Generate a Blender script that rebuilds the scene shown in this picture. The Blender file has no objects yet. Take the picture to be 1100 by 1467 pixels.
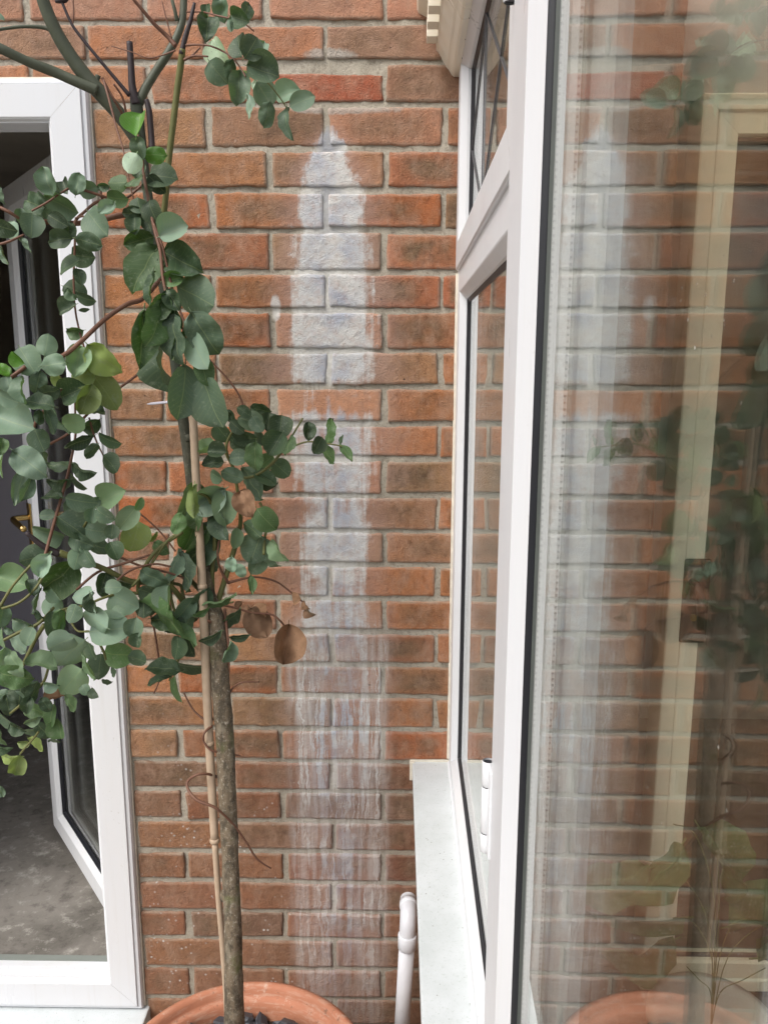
import bpy, bmesh, math, random
from mathutils import Vector, Matrix, noise
R = math.radians
random.seed(7)
scn = bpy.context.scene
H = 1.62                                   # camera height above the courtyard
# ------------------------------------------------------------------ camera
FPX, PITCH, YAW, ROLL, D = 1156.3, 0.18785, 0.014376, 0.00259, 1.6567
cp, sp, cy_, sy_ = math.cos(PITCH), math.sin(PITCH), math.cos(YAW), math.sin(YAW)
fw = Vector((-sy_*cp, cy_*cp, -sp)); rt = Vector((cy_, sy_, 0)); up = rt.cross(fw)
rt, up = rt*math.cos(ROLL)+up*math.sin(ROLL), up*math.cos(ROLL)-rt*math.sin(ROLL)
CAM = Vector((0, -D, H))
cam = bpy.data.cameras.new('camera'); camo = bpy.data.objects.new('camera', cam)
scn.collection.objects.link(camo)
camo.matrix_world = Matrix.Translation(CAM) @ Matrix((rt, up, -fw)).transposed().to_4x4()
cam.sensor_fit = 'VERTICAL'; cam.sensor_height = 36; cam.lens = FPX/1467*36
cam.clip_start = 0.01; cam.clip_end = 200
scn.camera = camo
# ------------------------------------------------------------------ light
SUN_EL, SUN_AZ = R(50), R(226)             # azimuth clockwise from +Y: behind the camera and a little left
w = bpy.data.worlds.new('World'); scn.world = w; w.use_nodes = True
nt = w.node_tree; nt.nodes.clear()
sky = nt.nodes.new('ShaderNodeTexSky'); sky.sky_type = 'NISHITA'; sky.sun_disc = False
sky.sun_elevation = SUN_EL; sky.sun_rotation = SUN_AZ; sky.dust_density = 4.0; sky.air_density = 1.0; sky.ozone_density = 1.0
hs = nt.nodes.new('ShaderNodeHueSaturation'); hs.inputs['Saturation'].default_value = 0.45
bg = nt.nodes.new('ShaderNodeBackground'); bg.inputs['Strength'].default_value = 0.15
wo = nt.nodes.new('ShaderNodeOutputWorld')
nt.links.new(sky.outputs[0], hs.inputs['Color']); nt.links.new(hs.outputs[0], bg.inputs['Color']); nt.links.new(bg.outputs[0], wo.inputs[0])
sun = bpy.data.lights.new('sun', 'SUN'); suno = bpy.data.objects.new('sun', sun); scn.collection.objects.link(suno)
sun.energy = 1.3; sun.angle = R(28); sun.color = (1.0, 0.96, 0.9)
sd = Vector((math.sin(SUN_AZ)*math.cos(SUN_EL), math.cos(SUN_AZ)*math.cos(SUN_EL), math.sin(SUN_EL)))
suno.rotation_euler = sd.to_track_quat('Z', 'Y').to_euler()
scn.view_settings.view_transform = 'Standard'; scn.view_settings.look = 'None'
scn.view_settings.exposure = 0.60; scn.view_settings.gamma = 1
scn.view_settings.use_curve_mapping = False
scn.render.engine = 'CYCLES'
scn.cycles.max_bounces = 14; scn.cycles.transparent_max_bounces = 40; scn.cycles.glossy_bounces = 8
scn.cycles.diffuse_bounces = 4; scn.cycles.caustics_reflective = False; scn.cycles.caustics_refractive = False

# ------------------------------------------------------------------ helpers
C = scn.collection
def ray(x, y):
    return fw + rt*((x-550)/FPX) - up*((y-733.5)/FPX)
def at(x, y, Y):
    """point seen at photo pixel x,y lying Y metres behind (-: in front of) the wall face"""
    d = ray(x, y); return CAM + d*((Y+D)/d.y)
def depth(p): return (p-CAM).dot(fw)
def mesh(name, verts, faces, mat=None, parent=None, smooth=False, uvs=None):
    me = bpy.data.meshes.new(name); me.from_pydata([tuple(v) for v in verts], [], faces); me.update()
    if smooth:
        for p in me.polygons: p.use_smooth = True
    if mat: me.materials.append(mat)
    o = bpy.data.objects.new(name, me); C.objects.link(o)
    if parent: o.parent = parent
    return o
def empty(name, loc=(0, 0, 0)):
    o = bpy.data.objects.new(name, None); C.objects.link(o); o.location = loc; o.empty_display_size = .05
    return o
def tag(o, label=None, cat=None, group=None, kind=None):
    if label: o['label'] = label
    if cat: o['category'] = cat
    if group: o['group'] = group
    if kind: o['kind'] = kind
    return o
class MB:
    def __init__(s): s.v = []; s.f = []
    def add(s, v, f):
        n = len(s.v); s.v += [Vector(a) for a in v]; s.f += [tuple(i+n for i in q) for q in f]
    def box(s, a, b, fn=None, bev=0.0):
        bm = bmesh.new(); bmesh.ops.create_cube(bm, size=1)
        for vv in bm.verts:
            vv.co = Vector([(a[i]+b[i])/2 + vv.co[i]*(b[i]-a[i]) for i in range(3)])
        if bev: bmesh.ops.bevel(bm, geom=bm.edges[:], offset=bev, segments=2, affect='EDGES', profile=.6)
        bm.verts.index_update()
        vs = [v.co.copy() for v in bm.verts]
        if fn: vs = [fn(*v) for v in vs]
        s.add(vs, [[v.index for v in f.verts] for f in bm.faces]); bm.free()
    def tube(s, pts, rad, n=8, cap=True):
        pts = [Vector(p) for p in pts]; m = len(pts); ref = None; vs = []
        for i, p in enumerate(pts):
            t = (pts[min(i+1, m-1)]-pts[max(i-1, 0)]).normalized()
            if ref is None: ref = Vector((0, -1, .1)) if abs(t.y) < .9 else Vector((0, 0, 1))
            a = t.cross(ref).normalized(); b = a.cross(t).normalized(); ref = b
            r = rad[i] if hasattr(rad, '__len__') else rad
            for k in range(n):
                an = 2*math.pi*k/n; vs.append(p + a*math.cos(an)*r + b*math.sin(an)*r)
        fs = [(i*n+k, i*n+(k+1) % n, (i+1)*n+(k+1) % n, (i+1)*n+k) for i in range(m-1) for k in range(n)]
        if cap: fs += [tuple(range(n))[::-1], tuple(range((m-1)*n, m*n))]
        s.add(vs, fs)
    def build(s, name, mat, parent=None, smooth=False):
        return mesh(name, s.v, s.f, mat, parent, smooth)
def lathe(prof, n=64, cx=0, cy=0, z0=0):
    vs = [(cx+r*math.cos(2*math.pi*k/n), cy+r*math.sin(2*math.pi*k/n), z0+z) for r, z in prof for k in range(n)]
    fs = [(i*n+k, i*n+(k+1) % n, (i+1)*n+(k+1) % n, (i+1)*n+k) for i in range(len(prof)-1) for k in range(n)]
    return vs, fs
def smooth_path(pts, rads, sub=5):
    out = []; ro = []; n = len(pts)
    for i in range(n-1):
        p0, p1, p2, p3 = pts[max(i-1, 0)], pts[i], pts[i+1], pts[min(i+2, n-1)]
        for k in range(sub):
            t = k/sub
            out.append(.5*((2*p1)+(p2-p0)*t+(2*p0-5*p1+4*p2-p3)*t*t+(3*p1-p0-3*p2+p3)*t**3))
            ro.append(rads[i]*(1-t)+rads[i+1]*t)
    out.append(pts[-1]); ro.append(rads[-1]); return out, ro

# ------------------------------------------------------------------ materials
class NT:
    """small node-tree builder"""
    def __init__(s, name):
        s.m = bpy.data.materials.new(name); s.m.use_nodes = True; s.t = s.m.node_tree; s.t.nodes.clear()
        s.out = s.n('ShaderNodeOutputMaterial')
    def n(s, typ, **kw):
        x = s.t.nodes.new(typ)
        for k, v in kw.items(): setattr(x, k, v)
        return x
    def l(s, a, b): s.t.links.new(a, b)
    def put(s, v, sock):
        if hasattr(v, 'is_linked') or hasattr(v, 'links'): s.l(v, sock)
        elif isinstance(v, tuple) and len(v) == 3 and sock.type == 'RGBA': sock.default_value = (*v, 1)
        else: sock.default_value = v
    def math(s, op, a, b=0.0, c=None, clamp=False):
        x = s.n('ShaderNodeMath', operation=op, use_clamp=clamp)
        s.put(a, x.inputs[0]); s.put(b, x.inputs[1])
        if c is not None: s.put(c, x.inputs[2])
        return x.outputs[0]
    def mix(s, f, a, b, mode='MIX'):
        x = s.n('ShaderNodeMix', data_type='RGBA', blend_type=mode)
        s.put(f, x.inputs[0]); s.put(a, x.inputs[6]); s.put(b, x.inputs[7]); return x.outputs[2]
    def noise(s, vec, scale, detail=3, rough=.55, dist=0.0):
        x = s.n('ShaderNodeTexNoise'); s.l(vec, x.inputs['Vector'])
        x.inputs['Scale'].default_value = scale; x.inputs['Detail'].default_value = detail
        x.inputs['Roughness'].default_value = rough; x.inputs['Distortion'].default_value = dist
        return x.outputs[0]
    def voro(s, vec, scale, rnd=1.0):
        x = s.n('ShaderNodeTexVoronoi'); s.l(vec, x.inputs['Vector']); x.inputs['Scale'].default_value = scale
        x.inputs['Randomness'].default_value = rnd; return x
    def mapv(s, vec, sc, loc=(0, 0, 0)):
        x = s.n('ShaderNodeMapping'); s.l(vec, x.inputs[0]); x.inputs['Scale'].default_value = sc; x.inputs['Location'].default_value = loc
        return x.outputs[0]
    def rng(s, v, a, b, c=0.0, d=1.0, sm=False):
        x = s.n('ShaderNodeMapRange', clamp=True)
        if sm: x.interpolation_type = 'SMOOTHSTEP'
        s.put(v, x.inputs[0]); x.inputs[1].default_value = a; x.inputs[2].default_value = b
        x.inputs[3].default_value = c; x.inputs[4].default_value = d; return x.outputs[0]
    def ramp(s, v, stops):
        x = s.n('ShaderNodeValToRGB'); s.l(v, x.inputs[0]); e = x.color_ramp.elements
        while len(e) < len(stops): e.new(.5)
        for i, (p, c) in enumerate(stops):
            e[i].position = p; e[i].color = (c, c, c, 1) if not isinstance(c, tuple) else (*c, 1)
        return x.outputs[0]
    def bump(s, h, strength=.4, dist=.002, prev=None):
        x = s.n('ShaderNodeBump'); x.inputs['Strength'].default_value = strength; x.inputs['Distance'].default_value = dist
        s.l(h, x.inputs['Height'])
        if prev is not None: s.l(prev, x.inputs['Normal'])
        return x.outputs[0]
    def bsdf(s, col, rough=.6, spec=.5, normal=None, metal=0.0, coat=0.0, link=True, **kw):
        x = s.n('ShaderNodeBsdfPrincipled'); s.put(col, x.inputs['Base Color']); s.put(rough, x.inputs['Roughness'])
        x.inputs['Specular IOR Level'].default_value = spec; x.inputs['Metallic'].default_value = metal
        x.inputs['Coat Weight'].default_value = coat; x.inputs['Coat Roughness'].default_value = .08
        if normal is not None: s.l(normal, x.inputs['Normal'])
        if link: s.l(x.outputs[0], s.out.inputs[0])
        return x.outputs[0]
    def pos(s): return s.n('ShaderNodeNewGeometry').outputs['Position']
    def xyz(s, v):
        x = s.n('ShaderNodeSeparateXYZ'); s.l(v, x.inputs[0]); return x.outputs

def plain(name, col, rough=.5, spec=.5, var=.06, scale=30, bump=.0, metal=0.0, coat=0.0):
    k = NT(name); p = k.pos(); nz = k.noise(p, scale, 4)
    v = k.rng(nz, .25, .75, 1-var, 1+var)
    c = k.mix(1.0, col, v, 'MULTIPLY')
    nrm = k.bump(k.noise(p, scale*6, 3), bump, .001) if bump else None
    k.bsdf(c, rough, spec, nrm, metal, coat); return k.m

def effl(k, P):
    """lime bloom washed down the wall from one joint: returns (white amount, pinkish halo amount)"""
    X, Y, Z = k.xyz(P)
    zn = k.rng(Z, H-1.62, H+.52)                           # 0 at ground .. 1 at z=+.52
    f = lambda z: (z+1.62)/2.14
    width = k.ramp(zn, [(0, .5), (f(-1.4), .55), (f(-1.0), .62), (f(-.6), .68), (f(-.45), .62), (f(-.3), .66), (f(-.2), .78), (f(-.05), .78), (f(.05), .72), (f(.2), .60), (f(.30), .54), (f(.36), .40), (f(.41), .24), (f(.435), .18), (1, .1)])
    amt = k.ramp(zn, [(0, .0), (f(-1.4), .10), (f(-1.1), .20), (f(-.75), .30), (f(-.62), .42), (f(-.56), .62), (f(-.47), .52), (f(-.42), .75), (f(-.35), .80), (f(-.31), .52), (f(-.22), .66), (f(-.16), .62), (f(-.115), .62), (f(-.10), .26), (f(-.065), .28), (f(-.03), .78), (f(.05), 1.0), (f(.2), 1.0), (f(.34), 1.0), (f(.41), .8), (f(.44), .32), (f(.447), 0), (1, 0)])
    hw = k.math('MULTIPLY', width, .138)
    wob = k.math('ADD', k.math('MULTIPLY', k.math('SUBTRACT', k.noise(k.mapv(P, (6, 6, 3)), 1, 4), .5), .055), k.math('MULTIPLY', k.math('SUBTRACT', k.noise(k.mapv(P, (46, 46, 30)), 1, 5, .75), .5), .045))
    xc = k.math('ADD', k.math('ADD', X, .128), wob)
    dx = k.math('DIVIDE', k.math('ABSOLUTE', xc), hw)
    core = k.rng(dx, 1.30, .35, 0, 1, True)
    streak = k.noise(k.mapv(P, (70, 70, 5.0)), 1, 4, .6)
    fine = k.noise(P, 70, 5, .7)
    mm = k.math('MULTIPLY', core, amt)
    cut = k.math('SUBTRACT', k.math('MULTIPLY', mm, 1.55), k.math('MULTIPLY', k.rng(streak, .3, .72), .62))
    crust = k.noise(k.mapv(P, (26, 26, 34)), 1, 6, .72)
    white = k.math('MULTIPLY', k.rng(k.math('SUBTRACT', cut, k.math('MULTIPLY', k.math('SUBTRACT', crust, .36), 1.15)), .0, .50, 0, .97), k.rng(fine, .25, .55, .55, 1))
    # thin runs lower down
    low = k.rng(Z, H-.50, H-.64, 0, 1, True); bot = k.math('MULTIPLY', k.rng(Z, H-1.56, H-1.25, .25, 1), k.rng(Z, H-1.0, H-.85, .72, 1))
    X2 = k.math('ADD', X, k.math('MULTIPLY', k.math('SUBTRACT', k.noise(P, 13, 5, .7), .5), .022))
    cv = k.n('ShaderNodeCombineXYZ'); k.l(k.math('MULTIPLY', X2, 54), cv.inputs[0]); k.l(k.math('MULTIPLY', Z, 3.2), cv.inputs[2])
    runs = k.noise(cv.outputs[0], 1, 5, .7)
    band = k.rng(k.math('ABSOLUTE', k.math('ADD', X, .122)), .125, .080, 0, 1, True)
    runs = k.math('MULTIPLY', k.math('MULTIPLY', k.rng(runs, .47, .56), k.math('MULTIPLY', low, bot)), band)
    runs = k.math('MULTIPLY', runs, k.rng(k.noise(k.mapv(P, (9, 9, 9)), 1, 3), .36, .52, .25, 1.0))
    cr2 = k.noise(k.mapv(P, (60, 60, 38)), 1, 6, .75); runs = k.math('MULTIPLY', runs, k.rng(cr2, .30, .48, .35, 1))
    cl = k.n('ShaderNodeCombineXYZ'); k.l(k.math('MULTIPLY', k.math('ADD', X, k.math('MULTIPLY', k.math('SUBTRACT', k.noise(P, 20, 4, .7), .5), .035)), 40), cl.inputs[0]); k.l(k.math('MULTIPLY', Z, 2.0), cl.inputs[2]); cl.inputs[1].default_value = 3.7
    line = k.rng(k.math('ABSOLUTE', k.math('SUBTRACT', k.noise(cl.outputs[0], 1, 2, .5), .5)), .032, .008)
    runs = k.math('MAXIMUM', runs, k.math('MULTIPLY', k.math('MULTIPLY', line, k.math('MULTIPLY', low, bot)), k.math('MULTIPLY', band, k.rng(k.noise(P, 12, 3), .40, .55, 0, .9))))
    haze = k.math('MULTIPLY', k.math('MULTIPLY', band, k.math('MULTIPLY', low, bot)), k.rng(streak, .38, .62, .04, .60))
    # splashes of mortar at the top joint
    def spot(x, z, a, b, s):
        u = k.math('DIVIDE', k.math('SUBTRACT', X, x), a); v = k.math('DIVIDE', k.math('SUBTRACT', Z, H+z), b)
        r = k.math('ADD', k.math('POWER', k.math('ABSOLUTE', u), 2), k.math('POWER', k.math('ABSOLUTE', v), 2))
        r = k.math('ADD', r, k.math('MULTIPLY', k.math('SUBTRACT', k.noise(P, 45, 4), .5), 1.6))
        return k.rng(r, 1.0, .3, 0, s, True)
    sp1 = spot(-.13, .560, .055, .016, .75); sp2 = spot(-.10, .468, .13, .012, .65); sp3 = spot(-.24, .10, .012, .03, .8)
    smear = k.math('MAXIMUM', sp1, sp2)
    for q in (runs, haze, sp3): white = k.math('MAXIMUM', white, q)
    halo = k.math('MULTIPLY', k.rng(dx, 1.75, .8, 0, 1, True), k.math('MULTIPLY', k.math('ADD', k.math('MULTIPLY', amt, .35), .16), k.rng(Z, H+.46, H+.40)))
    # paint specks low on the left
    vr = k.voro(P, 75); spk = k.rng(vr.outputs['Distance'], .24, .12, 0, 1)
    reg = k.math('MULTIPLY', k.rng(Z, H-.75, H-1.1, .12, 1), k.rng(X, -.12, -.3, 0, 1))
    spk = k.math('MULTIPLY', k.math('MULTIPLY', spk, reg), k.rng(k.noise(P, 14, 3), .50, .64))
    return k.math('MAXIMUM', white, k.math('MULTIPLY', spk, .85)), halo, X, Z, smear

def brick_mat():
    k = NT('brick'); P = k.pos(); oi = k.n('ShaderNodeObjectInfo'); base = oi.outputs['Color']
    tc = k.n('ShaderNodeTexCoord').outputs['Generated']
    gx, gy, gz = k.xyz(tc)
    n1 = k.noise(P, 9, 4, .6); n2 = k.noise(P, 55, 5, .65); n3 = k.noise(P, 420, 3, .6)
    gxw = k.math('ADD', gx, k.math('MULTIPLY', k.math('SUBTRACT', oi.outputs['Random'], .5), .5)); ex = k.rng(k.math('ABSOLUTE', k.math('SUBTRACT', gxw, .5)), .44, .20, 0, 1, True)
    ez = k.rng(k.math('ABSOLUTE', k.math('SUBTRACT', gz, .5)), .50, .12, 0, 1, True)
    heart = k.math('MULTIPLY', k.math('MULTIPLY', ex, ez), k.rng(n1, .28, .52))
    heart = k.math('MULTIPLY', heart, oi.outputs['Alpha'], clamp=True)
    c = k.mix(heart, base, k.mix(n2, (.13, .088, .055), (.22, .148, .09)))
    c = k.mix(k.rng(n2, .42, .75, 0, .5), c, k.mix(1, c, (1.35, 1.25, 1.1), 'MULTIPLY'))
    c = k.mix(k.rng(n1, .52, .75, 0, .6), c, (.42, .22, .12)); c = k.mix(k.rng(k.noise(P, 17, 5, .7), .5, .72, 0, .45), c, (.27, .135, .08))
    c = k.mix(k.rng(n2, .48, .28, 0, .6), c, k.mix(1, c, (.62, .56, .55), 'MULTIPLY'))
    c = k.mix(k.rng(n3, .3, .7, .5, .0), c, k.mix(1, c, (.55, .5, .48), 'MULTIPLY'))
    c = k.mix(k.rng(n3, .60, .75, .0, .35), c, (.5, .36, .25))
    c = k.mix(k.rng(k.noise(k.mapv(P, (1, 1, .6)), 24, 6, .75), .46, .70, 0, .55), c, (.46, .31, .225))
    c = k.mix(k.rng(k.noise(k.mapv(P, (2.2, 1, .8)), 48, 5, .8), .54, .68, 0, .5), c, k.mix(1, c, (.55, .50, .48), 'MULTIPLY'))
    # small pits
    vp = k.voro(P, 42); pit = k.rng(vp.outputs['Distance'], .11, .05, 0, 1)
    pit = k.math('MULTIPLY', pit, k.rng(k.noise(P, 23, 2), .58, .64))
    c = k.mix(pit, c, (.03, .02, .015))
    # lime smear along the arrises
    ed = k.math('MAXIMUM', k.rng(k.math('ABSOLUTE', k.math('SUBTRACT', gz, .5)), .38, .5), k.rng(k.math('ABSOLUTE', k.math('SUBTRACT', gx, .5)), .465, .5))
    c = k.mix(k.math('MULTIPLY', ed, k.rng(k.noise(P, 30, 4), .34, .62, 0, .85)), c, (.40, .345, .275))
    wh, halo, X, Z, smear = effl(k, P)
    # weaker light towards the ground, painted as darker brick
    low_shade = k.math('MULTIPLY', k.rng(Z, H-.55, H-1.45, 0, .5), k.rng(k.noise(P, 6, 4), .3, .7, .5, 1))
    c = k.mix(low_shade, c, k.mix(n2, (.17, .105, .07), (.25, .165, .115)))
    top = k.rng(Z, H+.25, H+.65, 0, .38); c = k.mix(k.math('MULTIPLY', top, k.rng(n1, .35, .6, .4, 1)), c, (.44, .25, .18))
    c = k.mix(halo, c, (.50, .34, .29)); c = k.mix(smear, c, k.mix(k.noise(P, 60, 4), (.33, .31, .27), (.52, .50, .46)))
    c = k.mix(wh, c, k.mix(k.math('MULTIPLY', k.rng(k.math('ABSOLUTE', k.math('ADD', X, .125)), .075, .02), k.rng(k.noise(P, 14, 4, .6), .38, .6)), (.66, .66, .645), (.44, .47, .54)))
    b = k.bump(k.math('ADD', k.math('MULTIPLY', n2, 1.2), k.math('MULTIPLY', n3, .7)), 1.0, .004)
    b = k.bump(k.math('SUBTRACT', 1.0, pit), .8, .002, b)
    k.bsdf(c, .92, .25, b); return k.m
def mortar_mat():
    k = NT('mortar'); P = k.pos(); n1 = k.noise(P, 12, 4); n2 = k.noise(P, 140, 5, .7); n3 = k.noise(P, 600, 3)
    c = k.mix(n1, (.40, .36, .285), (.58, .535, .45)); c = k.mix(k.rng(n2, .5, .25, 0, .75), c, (.15, .125, .095))
    c = k.mix(k.rng(n3, .35, .65, .25, 0), c, (.14, .12, .1))
    wh, halo, X, Z, smear = effl(k, P)
    c = k.mix(k.rng(Z, H-.6, H-1.45, 0, .45), c, (.24, .21, .165))  # fall-off of light near the ground painted into the mortar
    c = k.mix(k.math('MULTIPLY', wh, .95), c, k.mix(k.math('MULTIPLY', k.rng(k.math('ABSOLUTE', k.math('ADD', X, .132)), .035, .008, 0, .85), k.rng(Z, H+.16, H+.34)), (.70, .695, .66), (.30, .32, .37)))
    b = k.bump(k.math('ADD', n2, k.math('MULTIPLY', n3, .5)), .9, .003)
    k.bsdf(c, .95, .2, b); return k.m
def upvc_mat(name='white_upvc', col=(.67, .685, .71), streaky=0.0):
    k = NT(name); P = k.pos(); n1 = k.noise(k.mapv(P, (9, 9, 2.2)), 1, 5, .6); n2 = k.noise(P, 180, 3)
    c = k.mix(k.rng(n1, .42, .7, 0, .22), col, (.66, .64, .60))
    c = k.mix(k.math('MULTIPLY', k.rng(n2, .66, .76), k.rng(n1, .5, .62, 0, .35)), c, (.35, .32, .28))
    c = k.mix(k.math('MULTIPLY', k.rng(k.noise(k.mapv(P, (70, 70, 3)), 1, 4, .7), .55, .75, 0, .22), k.rng(k.noise(P, 3, 3), .4, .6)), c, (.50, .47, .41))
    k.bsdf(c, k.rng(n1, .3, .7, .25, .42), .4, k.bump(k.noise(P, 5, 2), .08, .002), coat=.0); return k.m
def sill_mat():
    k = NT('sill_upvc'); P = k.pos(); n1 = k.noise(P, 14, 5, .7); n2 = k.noise(P, 240, 4, .75)
    c = k.mix(k.rng(n1, .35, .7, 0, .8), (.61, .645, .66), (.50, .54, .54))
    c = k.mix(k.rng(n2, .56, .68, 0, .55), c, (.38, .43, .40))
    v = k.voro(P, 95); d = k.math('MULTIPLY', k.rng(v.outputs['Distance'], .14, .07), k.rng(k.noise(P, 19, 2), .50, .56))
    c = k.mix(k.math('MULTIPLY', d, .75), c, (.12, .11, .08))
    k.bsdf(c, .42, .45, k.bump(n2, .15, .0006)); return k.m
def glass_mat(name='window_glass', tint=(.975, .98, .968), base=.04, part=1.0):
    k = NT(name)
    g = k.n('ShaderNodeNewGeometry'); dt = k.n('ShaderNodeVectorMath', operation='DOT_PRODUCT')
    k.l(g.outputs['Incoming'], dt.inputs[0]); k.l(g.outputs['Normal'], dt.inputs[1])
    c1 = k.math('SUBTRACT', 1.0, k.math('ABSOLUTE', dt.outputs['Value'])); c5 = k.math('POWER', c1, 5.0)
    f = k.math('MULTIPLY', k.math('ADD', k.math('MULTIPLY', c5, 1-base), base, clamp=True), part)
    tr = k.n('ShaderNodeBsdfTransparent'); tr.inputs[0].default_value = (*tint, 1)
    gl = k.n('ShaderNodeBsdfGlossy'); gl.inputs['Roughness'].default_value = 0.0; gl.inputs[0].default_value = (.97, .98, .97, 1)
    n1 = k.noise(k.pos(), 1.7, 2)
    k.l(k.bump(n1, .02, .004), gl.inputs['Normal'])
    m = k.n('ShaderNodeMixShader'); k.l(f, m.inputs[0]); k.l(tr.outputs[0], m.inputs[1]); k.l(gl.outputs[0], m.inputs[2])
    # thin film of dust and dried runs on the pane
    P = k.pos(); dn = k.rng(k.noise(k.mapv(P, (30, 30, 2)), 1, 4, .7), .6, .85, 0.0, .008)
    sp_ = k.math('MULTIPLY', k.rng(k.voro(P, 90).outputs['Distance'], .09, .05), k.rng(k.noise(P, 13, 2), .6, .66, 0, .35))
    df = k.n('ShaderNodeBsdfDiffuse'); df.inputs[0].default_value = (.7, .7, .66, 1)
    m2 = k.n('ShaderNodeMixShader'); k.l(k.math('ADD', dn, sp_), m2.inputs[0]); k.l(m.outputs[0], m2.inputs[1]); k.l(df.outputs[0], m2.inputs[2])
    k.l(m2.outputs[0], k.out.inputs[0]); return k.m
def leaf_mat(name, dry=False):
    k = NT(name); oi = k.n('ShaderNodeObjectInfo'); base = oi.outputs['Color']; P = k.pos()
    uv = k.n('ShaderNodeTexCoord').outputs['Object']; u, v, _ = k.xyz(uv)
    au = k.math('ABSOLUTE', u)
    # leaf length is 1 in object space: midrib and pinnate veins
    rib = k.rng(au, .016, .005, 0, .5)
    s = k.math('SINE', k.math('MULTIPLY', k.math('SUBTRACT', v, k.math('MULTIPLY', au, .75)), 62))
    vein = k.math('MULTIPLY', k.rng(s, .70, 1.0), .13)
    n1 = k.noise(P, 40, 4); n2 = k.noise(P, 300, 3)
    c = k.mix(k.rng(n1, .35, .7, 0, .5), base, k.mix(1, base, (.72, .8, .78) if not dry else (.5, .45, .4), 'MULTIPLY'))
    c = k.mix(k.math('MAXIMUM', rib, vein), c, k.mix(.55, c, (.36, .42, .20) if not dry else (.16, .1, .05)))
    c = k.mix(k.rng(k.noise(P, 75, 4, .7), .56, .70, 0, .35), c, (.26, .31, .25) if not dry else (.36, .25, .15)); c = k.mix(k.rng(au, .20, .48, 0, .18), c, (.22, .27, .14) if not dry else (.14, .08, .04))
    c = k.mix(k.rng(n2, .62, .72, 0, .35 if not dry else .8), c, (.22, .24, .16) if not dry else (.08, .05, .03))
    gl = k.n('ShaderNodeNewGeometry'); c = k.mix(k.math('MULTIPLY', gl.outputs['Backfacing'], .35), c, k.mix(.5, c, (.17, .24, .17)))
    b = k.bump(k.math('ADD', vein, k.math('MULTIPLY', n1, .4)), .35, .001)
    pr = k.bsdf(c, .56 if not dry else .85, .38, b, link=False)
    tl = k.n('ShaderNodeBsdfTranslucent'); k.l(k.mix(1, c, (1.2, 1.5, .45) if not dry else (1, .8, .5), 'MULTIPLY'), tl.inputs[0])
    m = k.n('ShaderNodeMixShader'); m.inputs[0].default_value = .2 if not dry else .1
    k.l(pr, m.inputs[1]); k.l(tl.outputs[0], m.inputs[2]); k.l(m.outputs[0], k.out.inputs[0]); return k.m
def bark_mat():
    k = NT('bark'); P = k.pos(); n1 = k.noise(k.mapv(P, (1, 1, .45)), 75, 5, .7); n2 = k.noise(P, 190, 4, .7); X, Y, Z = k.xyz(P)
    c = k.mix(n1, (.085, .065, .042), (.20, .155, .105))
    c = k.mix(k.rng(n2, .55, .68, 0, .75), c, (.42, .38, .31))
    c = k.mix(k.rng(n1, .52, .42, 0, .7), c, (.05, .042, .03)); c = k.mix(k.rng(k.noise(k.mapv(P, (1, 1, .6)), 52, 5, .75), .52, .62, 0, .5), c, (.26, .23, .175))
    c = k.mix(k.rng(k.noise(P, 17, 3), .56, .66, 0, .55), c, (.10, .12, .035))
    sm = k.rng(Z, H-.35, H-.05); c = k.mix(sm, c, k.mix(n1, (.045, .055, .04), (.085, .095, .07)))
    k.bsdf(c, .85, .3, k.bump(k.math('ADD', n1, k.math('MULTIPLY', n2, .6)), .8, .0025)); return k.m
def twig_mat(name, a, b):
    k = NT(name); P = k.pos(); n1 = k.noise(P, 60, 4); k.bsdf(k.mix(n1, a, b), .55, .4, k.bump(k.noise(P, 200, 3), .3, .001)); return k.m
def terracotta_mat():
    k = NT('terracotta'); P = k.pos(); n1 = k.noise(P, 13, 5, .65); n2 = k.noise(k.mapv(P, (1, 1, 6)), 30, 4)
    c = k.mix(n1, (.38, .145, .08), (.50, .22, .13)); c = k.mix(k.rng(n2, .50, .72, 0, .55), c, (.56, .38, .28)); c = k.mix(k.rng(k.noise(P, 26, 5, .75), .56, .66, 0, .6), c, (.58, .46, .37)); c = k.mix(k.rng(k.noise(P, 70, 4, .7), .60, .68, 0, .7), c, (.16, .09, .06))
    c = k.mix(k.rng(n1, .38, .26, 0, .6), c, (.22, .09, .05))
    k.bsdf(c, .7, .35, k.bump(k.math('ADD', n2, k.noise(P, 160, 3)), .35, .0012)); return k.m
def concrete_mat():
    k = NT('dusty_concrete'); P = k.pos(); n1 = k.noise(P, 3.2, 6, .7, .6); n2 = k.noise(P, 22, 5, .7)
    c = k.mix(k.rng(n1, .35, .65), (.13, .12, .105), (.27, .25, .225)); c = k.mix(k.rng(n2, .55, .70, 0, .8), c, (.46, .44, .40))
    c = k.mix(k.rng(n2, .45, .33, 0, .5), c, (.07, .06, .055))
    k.bsdf(c, .8, .3, k.bump(n2, .4, .003)); return k.m
def slate_mat():
    k = NT('slate'); P = k.pos(); oi = k.n('ShaderNodeObjectInfo'); n2 = k.noise(k.mapv(P, (1, 1, 3)), 60, 5, .7)
    c = k.mix(n2, (.028, .032, .040), (.085, .092, .108)); c = k.mix(k.math('MULTIPLY', oi.outputs['Random'], .5), c, (.045, .045, .045))
    k.bsdf(c, .55, .5, k.bump(n2, .6, .002)); return k.m
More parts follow.
